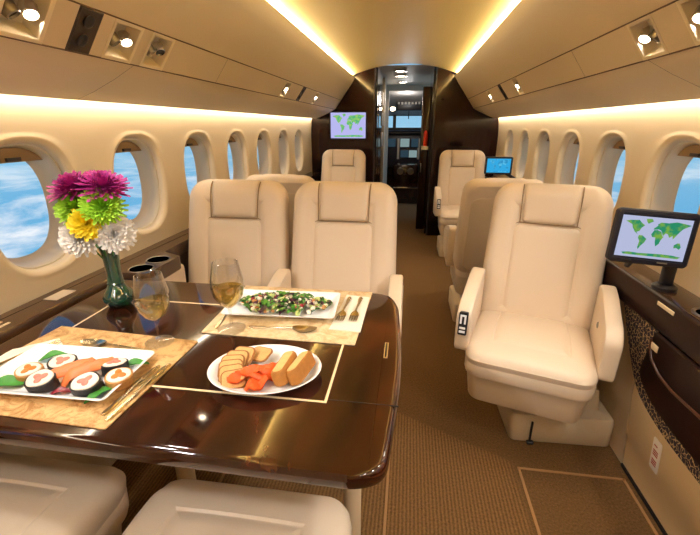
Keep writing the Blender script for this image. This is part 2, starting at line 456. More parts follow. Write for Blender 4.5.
# lamp housings
def housing(kind, s, y, label, lit):
    dw, dz = PSU_HI[0]-PSU_LO[0], PSU_HI[1]-PSU_LO[1]; L = math.hypot(dw, dz)
    e2 = (s*dw/L, 0, dz/L); e1 = (0, -s, 0); n = (-s*dz/L, 0, dw/L)
    c = (sx(s, (PSU_LO[0]+PSU_HI[0])/2), y, (PSU_LO[1]+PSU_HI[1])/2)
    h = HL[kind]; M = frame(c, e1, e2, n)
    if kind == 'vent':
        t = thing('speaker_panel', label, 'speaker panel', group='dark overhead panels')
        t.matrix_world = M
        MB().loft(rr(h, L, .004), [(0, -.01), (0, .001), (.004, .003), (.006, .002)]).build('panel', VENTB, t)
        for q in (-.2, .22):
            MB().lathe([(.015, .002), (.016, .004), (.012, .006), (.004, .0065)], 20, Matrix.Translation((0, q*L, 0))).build('speaker_grille', BLACK, t)
        return t
    t = thing('reading_or_fill_lamp', label, 'lamp', group='overhead reading lamps')
    t.matrix_world = M
    # tray: flush rim, sloping sides, floor
    MB().loft(rr(h, L, .003, 3), [(0, -.004), (0, .001), (.009, .0015), (.011, 0), (.022, -.034)], cap0=False).build('tray', TRAY, t)
    for i, q in enumerate((-.024, .024)):
        T = Matrix.Translation((q*(-s), .008 if i else -.002, -.022))
        A = T @ Matrix.Rotation(R(24), 4, 'X') @ Matrix.Rotation(R(-18 if i else 16)*(-s), 4, 'Y')
        sp = MB().lathe([(.004, -.012), (.014, -.008), (.018, 0), (.017, .010), (.0155, .020), (.0135, .022), (.0125, .016)], 24, A, open_end=True).build('spotlight' if i else 'air_nozzle', CHROME if i else GREYMETAL, t)
        on = lit and i
        MB().lathe([(.0005, .0175), (.0128, .0172)], 20, A).build('lens' if i else 'nozzle_core', BULB if on else BULB_OFF, sp)
        if on:
            if s < 0 and y == 1.14: continue
            l = bpy.data.lights.new('reading_or_fill_light', 'AREA'); l.shape = 'DISK'; l.size = .07; l.spread = R(110)
            l.energy = LAMP_W * (1.5 if y < .7 else 1); l.color = (1, .975, .94) if y < .7 else (1, .94, .85)  # added aft fill lamps run brighter and whiter than the visible ones
            lo = bpy.data.objects.new('reading_or_fill_light', l); COL.objects.link(lo)
            p = M @ Vector((q*(-s), .008, .008))
            lo.location = p
            lo.rotation_euler = Vector((-s*.5, .45 if y < .7 else .1, -1)).to_track_quat('-Z', 'Y').to_euler()  # added fill lamps tilt forward onto the seat fronts
    return t
LAMP_W = .95
LN = {-1: {-1.0: 'rearmost added fill lamp tray of the left overhead row behind the photographer', -.5: 'second added fill lamp tray from the rear of the left overhead row', 0: 'added fill lamp tray of the left overhead row level with the photographer', .45: 'added fill lamp tray overhead on the left, behind the picture edge', .84: 'big bright reading lamp tray cut by the top left corner of the photo',
      1.14: 'lit reading lamp tray next to the dark overhead speaker panel', 1.30: 'unlit reading lamp tray, third in the near left overhead row',
      2.66: 'small distant lit reading lamp before the far dark panel on the left', 3.5: 'farthest reading lamp of the left overhead row by the dark bulkhead',
      1.0: 'dark square speaker panel between the near left reading lamps', 3.04: 'small distant dark panel between the far left reading lamps'},
      1: {-1.0: 'rearmost added fill lamp tray of the right overhead row behind the photographer', -.5: 'second added fill lamp tray from the rear of the right overhead row', .05: 'added fill lamp tray of the right overhead row level with the photographer', .55: 'added fill lamp tray overhead on the right, behind the picture edge', 1.07: 'reading lamp tray cut off by the top right corner of the photo',
      1.29: 'lit reading lamp tray above the right-hand windows near the camera', 2.65: 'distant lit reading lamp of the right overhead row, before a dark panel',
      3.05: 'small distant dark panel in the right overhead row', 3.5: 'farthest reading lamp of the right overhead row'}}
for s in (-1, 1):
    for k, y in HOUS[s]: housing(k, s, y, LN[s][y], k == 'lit')

# bulkhead between cabin and vestibule: two lacquered panels either side of the passage
def shell(s):
    return [(sx(s, w), z) for z, w in WPROF] + [(sx(s, w), z) for w, z in ((.95, 1.30), PSU_LO, PSU_HI, (.513, 1.686))]
for s, xin, nm in ((-1, -.398, 'wall_front_left'), (1, .238, 'wall_front_right')):
    pr = shell(s) + [(XC+s*w, dome(w)-.002) for w in (.45, .36)] + [(xin, dome(abs(xin-XC))-.002), (xin, 0)]
    mb = MB(); n = len(pr)
    vs = [(x, y, z) for y in (Y1, Y1+.07) for x, z in pr]
    fs = [tuple(range(n)), tuple(range(2*n-1, n-1, -1))] + [(i, (i+1) % n, n+(i+1) % n, n+i) for i in range(n)]
    mb.add(vs, fs)
    o = struct(mb.build(nm, LACQUER, sharp=20), 'glossy dark lacquered bulkhead %s of the cockpit passage' % ('left' if s < 0 else 'right'), 'wall')
    MB().box(xin-.006, xin+.006, Y1-.006, Y1+.076, 0, dome(abs(xin-XC))-.004).build('edge_strip', SATIN, o)

# vestibule and flight deck
PALE = mat('vestibule_lining', 'B9AB9A', .5, var=.03)
SMOKED = mat('smoked_mirror', '6E6258', .12, 1)
YV, YC = 6.6, 8.4
struct(MB().grid([[(-.75, Y1+.07, 1.80), (.6, Y1+.07, 1.80)], [(-.75, YV, 1.78), (.6, YV, 1.78)]]).build('ceiling_vestibule', PALE), 'pale vestibule ceiling with three round lamps', 'ceiling')
for i, (y, lab) in enumerate(((5.02, 'round ceiling lamp nearest the cabin in the vestibule'), (5.5, 'middle round ceiling lamp of the vestibule'), (6.25, 'round ceiling lamp nearest the cockpit'))):
    t = thing('ceiling_lamp', lab, 'lamp', (-.15, y, 1.785), 0, 'round vestibule lamps')
    MB().lathe([(.075, .01), (.075, -.006), (.055, -.008), (.052, 0)], 24).build('rim', CHROME, t)
    MB().lathe([(.001, -.003), (.052, -.003)], 24).build('lens', BULB, t)
    l = bpy.data.lights.new('ceiling_lamp_light', 'SPOT'); l.energy = 4; l.color = (1, .85, .65); l.spot_size = R(140); l.shadow_soft_size = .04
    lo = bpy.data.objects.new('ceiling_lamp_light', l); COL.objects.link(lo); lo.location = (-.15, y, 1.765)
t = thing('galley_cabinet', 'tall dark galley cabinet with mirrored strip left of the passage', 'cabinet', (0, 0, 0))
MB().box(-.95, -.372, Y1+.08, 5.9, .0, 1.785).build('carcass', LACQUER, t)
mi = MB().box(-.376, -.366, 4.85, 5.15, .35, 1.62).build('mirror_strip', SMOKED, t)
for z0, z1 in ((.95, 1.12), (1.2, 1.36), (1.45, 1.6)): MB().box(-.372, -.36, 5.3, 5.6, z0, z1, bev=.004).build('door', PALE, t)
MB().box(-.372, -.355, 5.66, 5.9, 0, 1.785).build('end_post', LEATHER_TRIM, t)
t = thing('wardrobe', 'tall dark closet right of the passage with a red bottle on its edge', 'closet', (0, 0, 0))
MB().box(.212, .75, Y1+.08, 5.5, 0, 1.785).build('carcass', LACQUER, t)
MB().box(.112, .211, 4.76, 4.84, .03, 1.60, bev=.008).build('door', LACQUER, t)
MB().box(.125, .14, 4.745, 4.76, .70, .80, bev=.003).build('handle', GREYMETAL, t)
RED = mat('red_enamel', 'D2321F', .3)
t = thing('fire_extinguisher', 'small red bottle in a white bracket on the dark closet door', 'fire extinguisher', (.165, 4.715, 1.0))
MB().lathe([(.001, -.01), (.018, -.01), (.022, 0), (.022, .12), (.016, .14), (.008, .15), (.008, .16), (.001, .16)], 20).build('bottle', RED, t)
MB().box(-.04, .035, -.03, .043, -.05, -.01, bev=.004).build('bracket', WHITE, t)
MB().box(-.012, .012, -.024, .016, .155, .172, bev=.004).build('valve', BLACK, t)
# partition with the cockpit doorway
mb = MB()
mb.box(-.98, -.35, YV, YV+.06, 0, 1.78); mb.box(.17, .9, YV, YV+.06, 0, 1.78); mb.box(-.35, .17, YV, YV+.06, 1.70, 1.78)
struct(mb.build('wall_cockpit', PALE), 'partition around the cockpit doorway', 'wall')
struct(MB().box(-.98, .8, YV+.002, YC, 0, .26).build('floor_cockpit', DARKWOOD), 'raised dark cockpit floor with a step up', 'floor')
struct(MB().box(-.35, .17, YV-.012, YV+.03, .245, .268, bev=.004).build('trim_3', CHROME), 'bright metal sill of the cockpit step', 'trim')
COCK = mat('cockpit_lining', 'A9A6A4', .6)
mb = MB(); mb.grid([[(-.98, YV+.06, 1.75), (.8, YV+.06, 1.75)], [(-.9, 7.6, 1.66), (.72, 7.6, 1.66)], [(-.9, YC, 1.40), (.72, YC, 1.40)]])
struct(mb.build('ceiling_cockpit', COCK, recalc=False), 'grey cockpit ceiling', 'ceiling')
mb = MB()
for x, sgn in ((-.98, 1), (.8, 1)): mb.grid([[(x, YV+.06, 0), (x, YV+.06, 1.8)], [(x, YC, 0), (x, YC, 1.8)]])
mb.box(-.98, .8, YC, YC+.05, 0, 1.17); mb.box(-.98, .8, YC, YC+.05, 1.385, 1.6)
for x in (-.66, -.325, .25): mb.box(x-.03, x+.03, YC, YC+.05, 1.17, 1.385)
mb.box(-.98, -.69, YC, YC+.05, 1.17, 1.385); mb.box(.5, .8, YC, YC+.05, 1.17, 1.385)
struct(mb.build('wall_cockpit_nose', BLACK), 'dark cockpit nose wall around the windscreen', 'wall')
for i, (a, b) in enumerate(((-.63, -.355), (-.295, .22), (.28, .5))):
    struct(MB().box(a, b, YC+.02, YC+.026, 1.17, 1.385).build('window_%d' % (19+i), PANE), ('left', 'centre', 'right')[i]+' cockpit windscreen pane', 'window')
BTN = mat('panel_buttons', 'C9C4BA', .5)
SCR = emis('cockpit_screen', '9DB8B8', .6); SCRD = emis('cockpit_screen_dim', '4C6B7C', .3)
t = thing('instrument_panel', 'dark cockpit instrument panel with lit displays below the windscreen', 'instrument panel', (0, 8.0, 0))
MB().box(-.85, .7, 0, .3, .45, 1.05, bev=.02).build('panel', SATIN, t)
MB().loft(rr(1.3, .34, .08), [(.02, 0), (0, .02), (0, .05), (.03, .07)], Matrix.Translation((-.08, .1, 1.05))).build('glareshield', BLACK, t)
for x, z, w, h, m in ((-.10, .90, .17, .15, SCR), (.085, .90, .13, .15, SCRD), (-.10, .70, .15, .13, SCRD), (.06, .70, .15, .13, SCR), (-.36, .9, .17, .15, SCRD), (.3, .9, .17, .15, SCRD)):
    d = MB().box(x-w/2-.012, x+w/2+.012, -.015, .01, z-h/2-.012, z+h/2+.012, bev=.006).build('display', BLACK, t)
    MB().box(x-w/2, x+w/2, -.018, -.014, z-h/2, z+h/2).build('screen', m, d)
for x in (-.22, .16):
    MB().box(x-.02, x+.02, -.012, .01, .6, .98, bev=.003).build('switch_strip', BTN, t)
t = thing('throttle_console', 'brown cockpit centre console with two round dials', 'console', (-.06, 7.45, .26))
MB().box(-.22, .22, -.2, .45, 0, .30, bev=.03).build('body', DARKWOOD, t)
for x in (-.09, .09):
    MB().lathe([(.06, 0), (.06, .012), (.05, .016), (.048, .01), (.001, .01)], 24, Matrix.Translation((x, -.2, .19)) @ Matrix.Rotation(R(90), 4, 'X')).build('dial', GREYMETAL, t)
t = thing('overhead_switch_panel', 'black switch panel on the cockpit ceiling above the windscreen', 'switch panel', (-.05, 7.75, 1.52))
MB().box(-.22, .22, 0, .3, -.06, .1, bev=.01).build('panel', BLACK, t)
for i in range(7): MB().box(-.2+.06*i, -.165+.06*i, -.006, .004, .045, .085).build('switch_row', BTN, t)
MB().tube([(0, .1, -.05), (.0, .1, -.2)], .008, 8).build('compass_stem', BLACK, t)
l = bpy.data.lights.new('cockpit_dome_light', 'POINT'); l.energy = 6; l.shadow_soft_size = .08; l.color = (1, .95, .9)
lo = bpy.data.objects.new('cockpit_dome_light', l); COL.objects.link(lo); lo.location = (-.1, 7.1, 1.6)
t = thing('dome_lamp', 'small glowing lamp high on the left of the cockpit doorway', 'lamp', (-.30, 6.9, 1.45))
MB().lathe([(.001, -.02), (.03, -.015), (.035, .01), (.03, .03), (.001, .03)], 20).build('globe', BULB, t)
MB().box(-.1, -.02, -.015, .015, -.01, .02, bev=.004).build('bracket', GREYMETAL, t)

# ------------------------------------------------------------------ ledges along the walls
t = thing('side_ledge', 'dark wood ledge under the left windows beside the dining table', 'ledge')
pts = [(sx(-1, 1.002), -.6), (-1.045, -.6), (-1.045, .46), (-.992, .5), (-.992, 1.2), (-.89, 1.2), (-.89, 1.42), (-.985, 1.46), (-.985, 4.55), (sx(-1, 1.002), 4.55)]
MB().loft(poly(pts, [.001, .01, .01, .01, .001, .02, .02, .02, .001, .001]), [(.004, .655), (0, .66), (0, .704), (.004, .71)]).build('ledge_top', LEDGEWOOD, t)
MB().box(-.999, -.99, 1.46, 4.55, .35, .655).build('fascia', DARKWOOD, t)
MB().box(-1.062, -1.052, -.6, 1.2, .45, .655).build('fascia', DARKWOOD, t)
for x, y in ((-.948, 1.25), (-.948, 1.355)):
    c = MB().lathe([(.043, .706), (.044, .711), (.042, .7125), (.040, .7118), (.039, .711), (.001, .711)], 32, Matrix.Translation((x, y, 0))).build('cup_holder', GREYMETAL, t)
    MB().lathe([(.001, .7116), (.039, .7116)], 28, Matrix.Translation((x, y, 0))).build('well', LEDGEWOOD, c)
MB().box(-1.065, -1.02, .955, 1.03, .7095, .7115).build('latch', LEATHER_TRIM, t)
for x in (-1.05, -1.025): MB().box(x-.004, x+.004, .62, .81, .7095, .712).build('slot_trim', INLAY, t)

t = thing('side_ledge', 'dark wood ledge with cup holders under the right windows, carrying the big screen', 'ledge')
pts = [(.787, -.6), (.905, -.6), (.905, 4.55), (.787, 4.55)]
MB().loft(poly(pts, .003), [(.004, .60), (0, .604), (0, .692), (.003, .698), (.006, .70)]).build('ledge_front', LEDGEFRONT, t)
MB().box(.80, .905, -.6, 4.55, .6995, .7025, bev=.001).build('ledge_top', LEDGEWOOD, t)
# drop-leaf front with a rounded forward end (outline in y/z)
def yz(x): return Matrix.Translation((x, 0, 0)) @ YZ
pts = [(-.6, .355), (.8, .36), (1.08, .367), (1.19, .388), (1.262, .43), (1.25, .50), (1.235, .596), (-.6, .596)]
MB().loft(poly(pts, [.0, .1, .06, .05, .04, .04, .005, 0]), [(0, -.015), (0, .004), (.005, .010)], yz(.792)).build('drop_leaf', LEDGEFRONT, t)
MB().tube([(.781, -.6, .49), (.781, .7, .488), (.781, .98, .484), (.781, 1.09, .478), (.781, 1.16, .487), (.781, 1.21, .51), (.781, 1.232, .545), (.781, 1.235, .57)], .0045, 8).build('edge_bead', mat('bead_wood', '4A2A1C', .35), t)
MB().box(.780, .786, 1.195, 1.235, .54, .562, bev=.002).build('latch', INLAY, t)
pts = [(-.6, .303), (.93, .309), (1.12, .318), (1.26, .352), (1.36, .46), (1.46, .598), (-.6, .598)]
MB().loft(poly(pts, [0, .1, .08, .06, .08, .01, 0]), [(0, -.008), (0, .002), (.003, .005)], yz(.80)).build('fabric_panel', FABRIC, t)
prof = [(.845, .0), (.842, .03), (.832, .14), (.827, .146), (.818, .25), (.811, .31), (.806, .45), (.806, .60)]
def lower(yA, yB):
    mb = MB(); n = len(prof)
    mb.grid([[(x, y, z) for x, z in prof] for y in (yA, (yA+yB)/2, yB)])
    for y in (yA, yB): mb.add([(x, y, z) for x, z in prof]+[(.86, y, .60), (.86, y, 0)], [tuple(range(n+2))])
    return mb
lp = lower(-.6, 1.30).build('lower_panel', LOWER, t)
lower(1.305, 4.55).build('lower_panel', PEDESTAL, t)
stM = frame((.8205, 1.128, .212), (0, -1, 0), (-.085, 0, .996), (-.996, 0, -.085))
sticker = MB().loft(rr(.042, .118, .006), [(0, -.002), (0, .002), (.001, .0025)], stM).build('placard', mat('placard_white', 'EFE9E0', .4), lp)
inkm = mat('placard_red', 'A8453C', .6)
mb = MB()
for q in (-.036, -.028, -.020, .0, .008, .016, .034): mb.box(-.012, .012 if q != .034 else .004, q-.0022, q+.0022, .0025, .0032, stM)
mb.build('placard_print', inkm, lp)
MB().box(.838, .85, -.6, 1.30, .0, .012).build('kick_strip', BLACK, t)
for x, y, r in ((.852, 1.14, .042), (.852, 1.03, .042)):
    c = MB().lathe([(r, .701), (r+.002, .705), (r-.003, .708), (r-.007, .706), (r-.008, .7045), (.001, .7045)], 32, Matrix.Translation((x, y, 0))).build('cup_holder', GREYMETAL, t)
    MB().lathe([(.001, .7052), (r-.009, .7052)], 28, Matrix.Translation((x, y, 0))).build('well', DARKWOOD, c)
MB().box(.7845, .788, 1.18, 1.262, .676, .688, bev=.001).build('latch_label', INLAY, t)

# ------------------------------------------------------------------ screens with a world map
LANDS = [[(-165,65),(-140,70),(-95,73),(-80,62),(-60,52),(-75,40),(-82,26),(-97,20),(-85,10),(-105,20),(-122,38),(-128,52),(-150,60)],
 [(-45,60),(-20,72),(-30,82),(-60,80),(-55,70)], [(-80,8),(-60,8),(-35,-6),(-42,-22),(-58,-38),(-68,-54),(-73,-45),(-70,-18),(-81,-4)],
 [(-17,15),(-6,35),(10,37),(32,31),(43,12),(51,11),(40,-5),(35,-22),(20,-35),(12,-17),(9,4),(-8,5)],
 [(-10,37),(-9,44),(0,49),(8,57),(5,61),(20,70),(60,70),(100,77),(140,73),(178,68),(160,60),(140,50),(128,38),(120,28),(108,12),(100,3),(95,18),(80,8),(70,22),(57,26),(45,13),(35,30),(28,37),(15,40)],
 [(114,-22),(130,-12),(142,-11),(153,-28),(146,-39),(130,-32),(116,-35)]]
ICE = [[(-150,-72),(-110,-68),(-60,-70),(0,-68),(60,-66),(120,-67),(165,-72),(150,-80),(0,-80),(-140,-80)]]
def screen_mats(n, sea, land, patch, k):
    m = emis(n+'_land', land, k); nt = m.node_tree
    tc = nt.nodes.new('ShaderNodeTexCoord'); no = nt.nodes.new('ShaderNodeTexNoise'); no.inputs['Scale'].default_value = 55
    cr = nt.nodes.new('ShaderNodeValToRGB'); e = cr.color_ramp.elements
    e[0].position = .42; e[0].color = lin(land); e[1].position = .62; e[1].color = lin(patch)
    nt.links.new(tc.outputs['Object'], no.inputs['Vector']); nt.links.new(no.outputs['Fac'], cr.inputs[0])
    nt.links.new(cr.outputs[0], nt.nodes['Emission'].inputs[0])
    return emis(n+'_sea', sea, k), m
def world_map(parent, w, h, y, mats, full=True):
    S = MB().box(-w/2, w/2, y, y+.004, -h/2, h/2).build('screen', mats[0], parent)
    for nm, L, m, e in (('continents', LANDS+ICE, mats[1], .0008),):
        mb = MB()
        for p in L: mb.add([(a/180*w*.49, y-e, b/90*h*.5) for a, b in p], [tuple(range(len(p)))])
        mb.build(nm, m, S, recalc=False)
    return S
t = thing('seat_monitor', 'large black-framed map screen on a swing arm beside the near right seat', 'monitor', (.741, 1.30, .879))
t.rotation_euler = (R(-6), R(3.5), R(-3))
MB().loft(rr(.224, .166, .014), [(.006, -.012), (.001, -.008), (0, 0), (0, .010), (.004, .014), (.014, .015), (.016, .011)], UP).build('bezel', BEZEL, t)
world_map(t, .190, .125, -.013, screen_mats('map', 'B9C0E0', '2C8F68', '7CAE46', .9))
for x, m in ((-.06, BLACK), (.04, GREYMETAL)): MB().box(x-.014, x+.014, -.0165, -.013, -.0745, -.0705).build('button', m, t)
MB().tube([(-.04, .0, -.075), (-.04, .015, -.096)], [.012, .009], 12).build('knob', BLACK, t)
t2 = thing('monitor_arm', 'black swing arm rising from the right ledge behind the map screen', 'bracket', (.835, 1.33, .7015))
MB().lathe([(.035, 0), (.035, .012), (.024, .02)], 24).build('base_plate', BLACK, t2)
MB().box(-.019, .019, -.012, .012, .015, .15, bev=.006).build('post', BLACK, t2)
MB().tube([(0, .004, .13), (-.04, .012, .155), (-.08, -.002, .165)], .014, 10).build('elbow', BLACK, t2)
t = thing('seat_monitor', 'small blue screen standing on the right ledge beside the farthest right seat', 'monitor', (.64, 3.1, .93))
MB().loft(rr(.19, .125, .01), [(.004, -.012), (0, -.006), (0, .008), (.004, .012), (.012, .012), (.014, .009)], UP).build('bezel', BLACK, t)
world_map(t, .163, .098, -.011, screen_mats('blue_map', '35A8E0', '2F8FC4', '5CC0E8', .95))
MB().tube([(.02, .012, -.03), (.17, .03, -.12), (.19, .03, -.228)], .012, 10).build('arm', BLACK, t)
t = thing('wall_screen', 'large wall map screen on the dark bulkhead left of the passage', 'monitor', (-.68, Y1-.012, 1.205))
MB().box(-.205, .205, -.004, .012, -.145, .145, bev=.004).build('bezel', BLACK, t)
world_map(t, .385, .265, -.0055, screen_mats('wall_map', 'B4B4EA', '4FB37A', '9CC860', 1.0))
t = thing('wall_switch', 'small pale switch on the dark bulkhead above the map screen', 'switch', (-.90, Y1-.002, 1.44))
MB().box(-.018, .018, -.008, .002, -.02, .02, bev=.003).build('plate', PALE, t)
MB().box(-.007, .007, -.014, -.008, -.01, .01, bev=.002).build('rocker', WHITE, t)

# ------------------------------------------------------------------ seats
SEAM = mat('leather_seam', '8C7253', .7)
def seam(fn, M, parent):
    p = [(*q, 0) for q in fn(0)]; MB().tube(p + [p[0]], .0021, 6, M).build('seam', SEAM, parent)
def seam_line(pts, M, parent): MB().tube(pts, .0023, 6, M).build('seam', SEAM, parent)
def make_seat(label, loc, rz, ped=None, group='cream leather cabin seats', panel_side=-1, recline=14, arms=(-1, 1)):
    """faces local -y; ped = world offset and turn of the floor pedestal when the seat is swivelled"""
    t = thing('cabin_seat', label, 'seat', loc, rz, group)
    px, py, pr = ped or (0, 0, 0)
    PM = Matrix.Rotation(pr - rz if ped else 0, 4, 'Z')
    off = Matrix.Rotation(-rz, 4, 'Z') @ Vector((px, py, 0)) if ped else Vector((0, .02, 0))
    PM = Matrix.Translation(off) @ PM
    p = MB().loft(rr(.39, .36, .025), [(.004, 0), (0, .006), (0, .115), (.006, .125), (.03, .128), (.05, .135), (.06, .22)], PM).build('pedestal', PEDESTAL, t)
    MB().box(-.122, -.114, -.188, -.178, .008, .10, PM, bev=.002).build('track_lever', BLACK, p)
    MB().loft(rr(.028, .018, .006), [(0, .003), (0, .010), (.003, .013)], PM @ Matrix.Translation((-.118, -.19, 0))).build('lever_foot', BLACK, p)
    def skirt(q): return (q[0]*(1-.06*(.345-q[2])/.13), q[1]*(1-.06*(.345-q[2])/.13)+.010*(.345-q[2])/.13, q[2])
    MB().loft(rr(.415, .43, .05), [(.02, .205), (.004, .21), (0, .22), (0, .345)], Matrix.Translation((0, -.0, 0)), deform=skirt).build('skirt', LEATHER_TRIM, t)
    def cu(q):
        x, y, z = q
        f = max(0, (-y-.08)/.15)
        top = 1 if z > .425 else 0
        bul = .012*max(0, 1-(x/.2)**2)*max(0, 1-(y/.23)**2)*top
        return (x*(1-.05*max(0, y/.25)), y - .008*(z-.34)/.1*(1 if y < -.2 else 0), z + bul - .020*f*f*(1 if z > .42 else .2) - .006*(y/.25 if y > 0 else 0))
    MB().loft(rr(.43, .46, .06, 8), [(.03, .333), (.012, .335), (.003, .341), (0, .352), (0, .386), (.0016, .389), (.0016, .391), (0, .394), (-.002, .412), (.001, .428), (.009, .440), (.022, .446), (.04, .4485), (.06, .449), (.082, .449), (.087, .4455), (.091, .4455), (.096, .449), (.115, .449), (.135, .449), (.155, .449), (.175, .449), (.195, .449), (.21, .449)],
              Matrix.Translation((0, -.005, 0)), deform=cu).build('seat_cushion', LEATHER, t)
    B = Matrix.Translation((0, .165, .365)) @ Matrix.Rotation(R(-recline), 4, 'X') @ UP
    H = .63
    def bk(q):
        x, y, z = q
        k = (y+H/2)/H
        wid = 1 - .09*max(0, k-.35)**1.2 - .02*(1-k)
        return (x*wid, y, z + .012*(abs(x)/.23)**2*(1 if z > 0 else 0) - (.018*max(0, (k-.8)/.2)**2 if z < .09 else 0))
    MB().loft(rr(.462, H, .085, 10), [(.11, -.068), (.10, -.068), (.045, -.066), (.02, -.058), (.006, -.042), (0, -.02), (0, .008), (.004, .024), (.013, .038), (.028, .048), (.05, .053), (.075, .054), (.092, .052), (.099, .049), (.103, .046), (.12, .045)],
              B @ Matrix.Translation((0, H/2, 0)), deform=bk).build('backrest', LEATHER, t)
    # inset centre panel and head pillow, each with a dark seam gap round it
    def bc(q): return (q[0], q[1], q[2] + .010*max(0, 1-(q[0]/.13)**2)*max(0, 1-(q[1]/.21)**2)*(1 if q[2] > .045 else 0))
    MB().loft(rr(.256, .435, .03, 6), [(.008, .02), (.001, .03), (0, .038), (.003, .0455), (.008, .0505), (.016, .053)] + [(.016+.0105*i, .0535) for i in range(1, 11)],
              B @ Matrix.Translation((0, .238, 0)), deform=bc).build('back_cushion', LEATHER, t)
    seam(rr(.266, .445, .034, 6), B @ Matrix.Translation((0, .238, .0475)), t.children[-1])
    def hd(q):
        k = max(0, (q[1]-.02)/.06)
        return (q[0]*(1+.04*q[1]/.08), q[1], q[2] + .010*max(0, 1-(q[0]/.1)**2)*max(0, 1-(q[1]/.09)**2)*(1 if q[2] > .05 else 0) - .024*k*k)
    MB().loft(rr(.206, .166, .018, 6), [(.006, .0), (.001, .02), (0, .04), (0, .047), (.0025, .053), (.008, .0575), (.016, .0595)] + [(.016+.0075*i, .060) for i in range(1, 9)],
              B @ Matrix.Translation((0, .543, 0)), deform=hd).build('headrest', LEATHER, t)
    hr = t.children[-1]
    for sd in (-1, 1): seam_line([(sd*(.105+.03*(y-.46)), y, z) for y, z in ((.46, .0535), (.50, .0545), (.535, .0560), (.56, .0555), (.58, .0520), (.602, .0435), (.617, .031))], B, hr)
    seam_line([(.106*k, .4585, .0535) for k in (-1, -.5, 0, .5, 1)], B, hr)
    MB().loft(rr(.36, .50, .05, 6), [(.0, .055), (0, .066), (.004, .071), (.012, .073), (.05, .076), (.15, .078)],
              B @ Matrix.Translation((0, .29, 0)) @ Matrix.Rotation(PI, 4, 'Y')).build('back_panel', LEATHER_TRIM, t)
    for sd in arms:
        pts = [(-.185, .40), (.13, .37), (.135, .640), (.05, .637), (-.145, .585), (-.19, .55)]
        A = Matrix.Translation((sd*.234, 0, 0)) @ YZ
        a = MB().loft(poly(pts, [.025, .02, .03, .06, .05, .03], 5), [(.010, -.027), (.003, -.024), (0, -.018), (0, .018), (.003, .024), (.010, .027)], A).build('armrest', LEATHER, t)
        MB().loft(poly([(p[0]*.8, .5+(p[1]-.5)*.75) for p in pts], .03, 4), [(0, .025), (0, .0285), (.003, .0295)], A if sd < 0 else A @ Matrix.Scale(-1, 4, (0, 0, 1))).build('arm_panel', LEATHER_TRIM, a)
        if sd == panel_side:
            C = Matrix.Translation((sd*.234, -.192, .52)) @ Matrix.Rotation(R(-6), 4, 'X') @ UP
            c = MB().loft(rr(.032, .088, .005), [(0, -.01), (0, .004), (.002, .0055)], C).build('control_panel', BLACK, a)
            for z0, z1, x0, x1 in ((.0, .034, -.011, -.004), (-.0, .034, .004, .011), (.028, .035, -.011, .011), (-.035, -.026, -.011, .011), (-.02, -.012, -.011, .011)):
                MB().box(x0, x1, z0, z1, .005, .009, C, bev=.001).build('lever', WHITE, c)
        else:
            C = Matrix.Translation((sd*.208, -.02, .53)) @ Matrix.Rotation(R(-90*sd), 4, 'Y')
            MB().lathe([(.012, 0), (.011, .004), (.004, .006)], 16, C).build('latch_button', GREYMETAL, a)
    return t
seat = make_seat('cream leather seat swivelled toward the aisle beside the big screen', (.502, 1.47, 0), R(-17), ped=(.14, .09, R(2)))
base = make_seat('right cream seat of the pair facing the table, nearest the aisle', (-.263, 1.40, 0), 0)
make_seat('left cream seat of the pair facing the table, nearest the windows', (-.743, 1.40, 0), 0, arms=(-1,))
dup(base, 'distant cream seat facing us in front of the wall map screen', (-.66, 3.86, 0), 0)
dup(base, 'distant cream seat facing us beside the small blue screen', (.522, 3.95, 0), 0)
dup(base, 'cream seat turned away, backed against the swivelled near right seat', (.524, 2.60, 0), PI).scale = (1, 1, .955)
dup(base, 'cream seat turned away behind the window seat at the table', (-.745, 2.60, 0), PI).scale = (1, 1, .955)
fore = make_seat('cream seat cushion in the near left corner, cut by the picture edge', (-.805, .375, 0), PI, arms=())
fore.scale = (1, 1.1, 1.085)
dup(fore, 'cream seat cushion in front of the table leg at the bottom of the photo', (-.295, .368, 0), PI)

# floor hatches
for lab, x0, x1, y0, y1 in (('thin tan edging of the floor hatch in front of the swivelled seat', .452, .822, .55, 1.235),
                            ('thin tan edging of the floor hatch under the dining table', -.62, -.018, .55, 1.24)):
    mb = MB(); e = .009
    for a, b, c, d in ((x0, x1, y1-e, y1), (x0, x1, y0, y0+e), (x0, x0+e, y0, y1), (x1-e, x1, y0, y1)): mb.box(a, b, c, d, 0, .003)
    tag(mb.build('floor_hatch_edging', LINE), lab, 'floor hatch', 'floor hatches')

# ------------------------------------------------------------------ dining table
TZ = .70
t = thing('dining_table', 'glossy dark burl dining table with cream inlay lines, laid for two', 'table')
tp = [(-.975, .472), (-.055, .463), (-.012, .485), (.004, .70), (.004, .86), (-.012, 1.10), (-.04, 1.172), (-.12, 1.182), (-.975, 1.182)]
MB().loft(poly(tp, [.02, .05, .04, .12, .12, .04, .04, .04, .02], 5), [(.012, TZ-.036), (.003, TZ-.033), (0, TZ-.026), (0, TZ-.010), (.003, TZ-.004), (.008, TZ-.001), (.014, TZ)]).build('tabletop', BURL, t)
mb = MB(); x0, x1, y0, y1 = -.86, -.135, .622, 1.018; e = .0055
for a, b, c, d in ((x0, x1, y1-e, y1), (x0, x1, y0, y0+e), (x0, x0+e, y0+e, y1-e), (x1-e, x1, y0+e, y1-e)): mb.box(a, b, c, d, TZ-.002, TZ+.0005)
mb.build('inlay', INLAY, t)
MB().box(x1+.002, .002, .632, .634, TZ-.002, TZ+.0003).build('leaf_seam', BLACK, t)
sl = MB().box(-.038, -.028, .795, .866, TZ-.002, TZ+.0012, bev=.001).build('latch', CHROME, t)
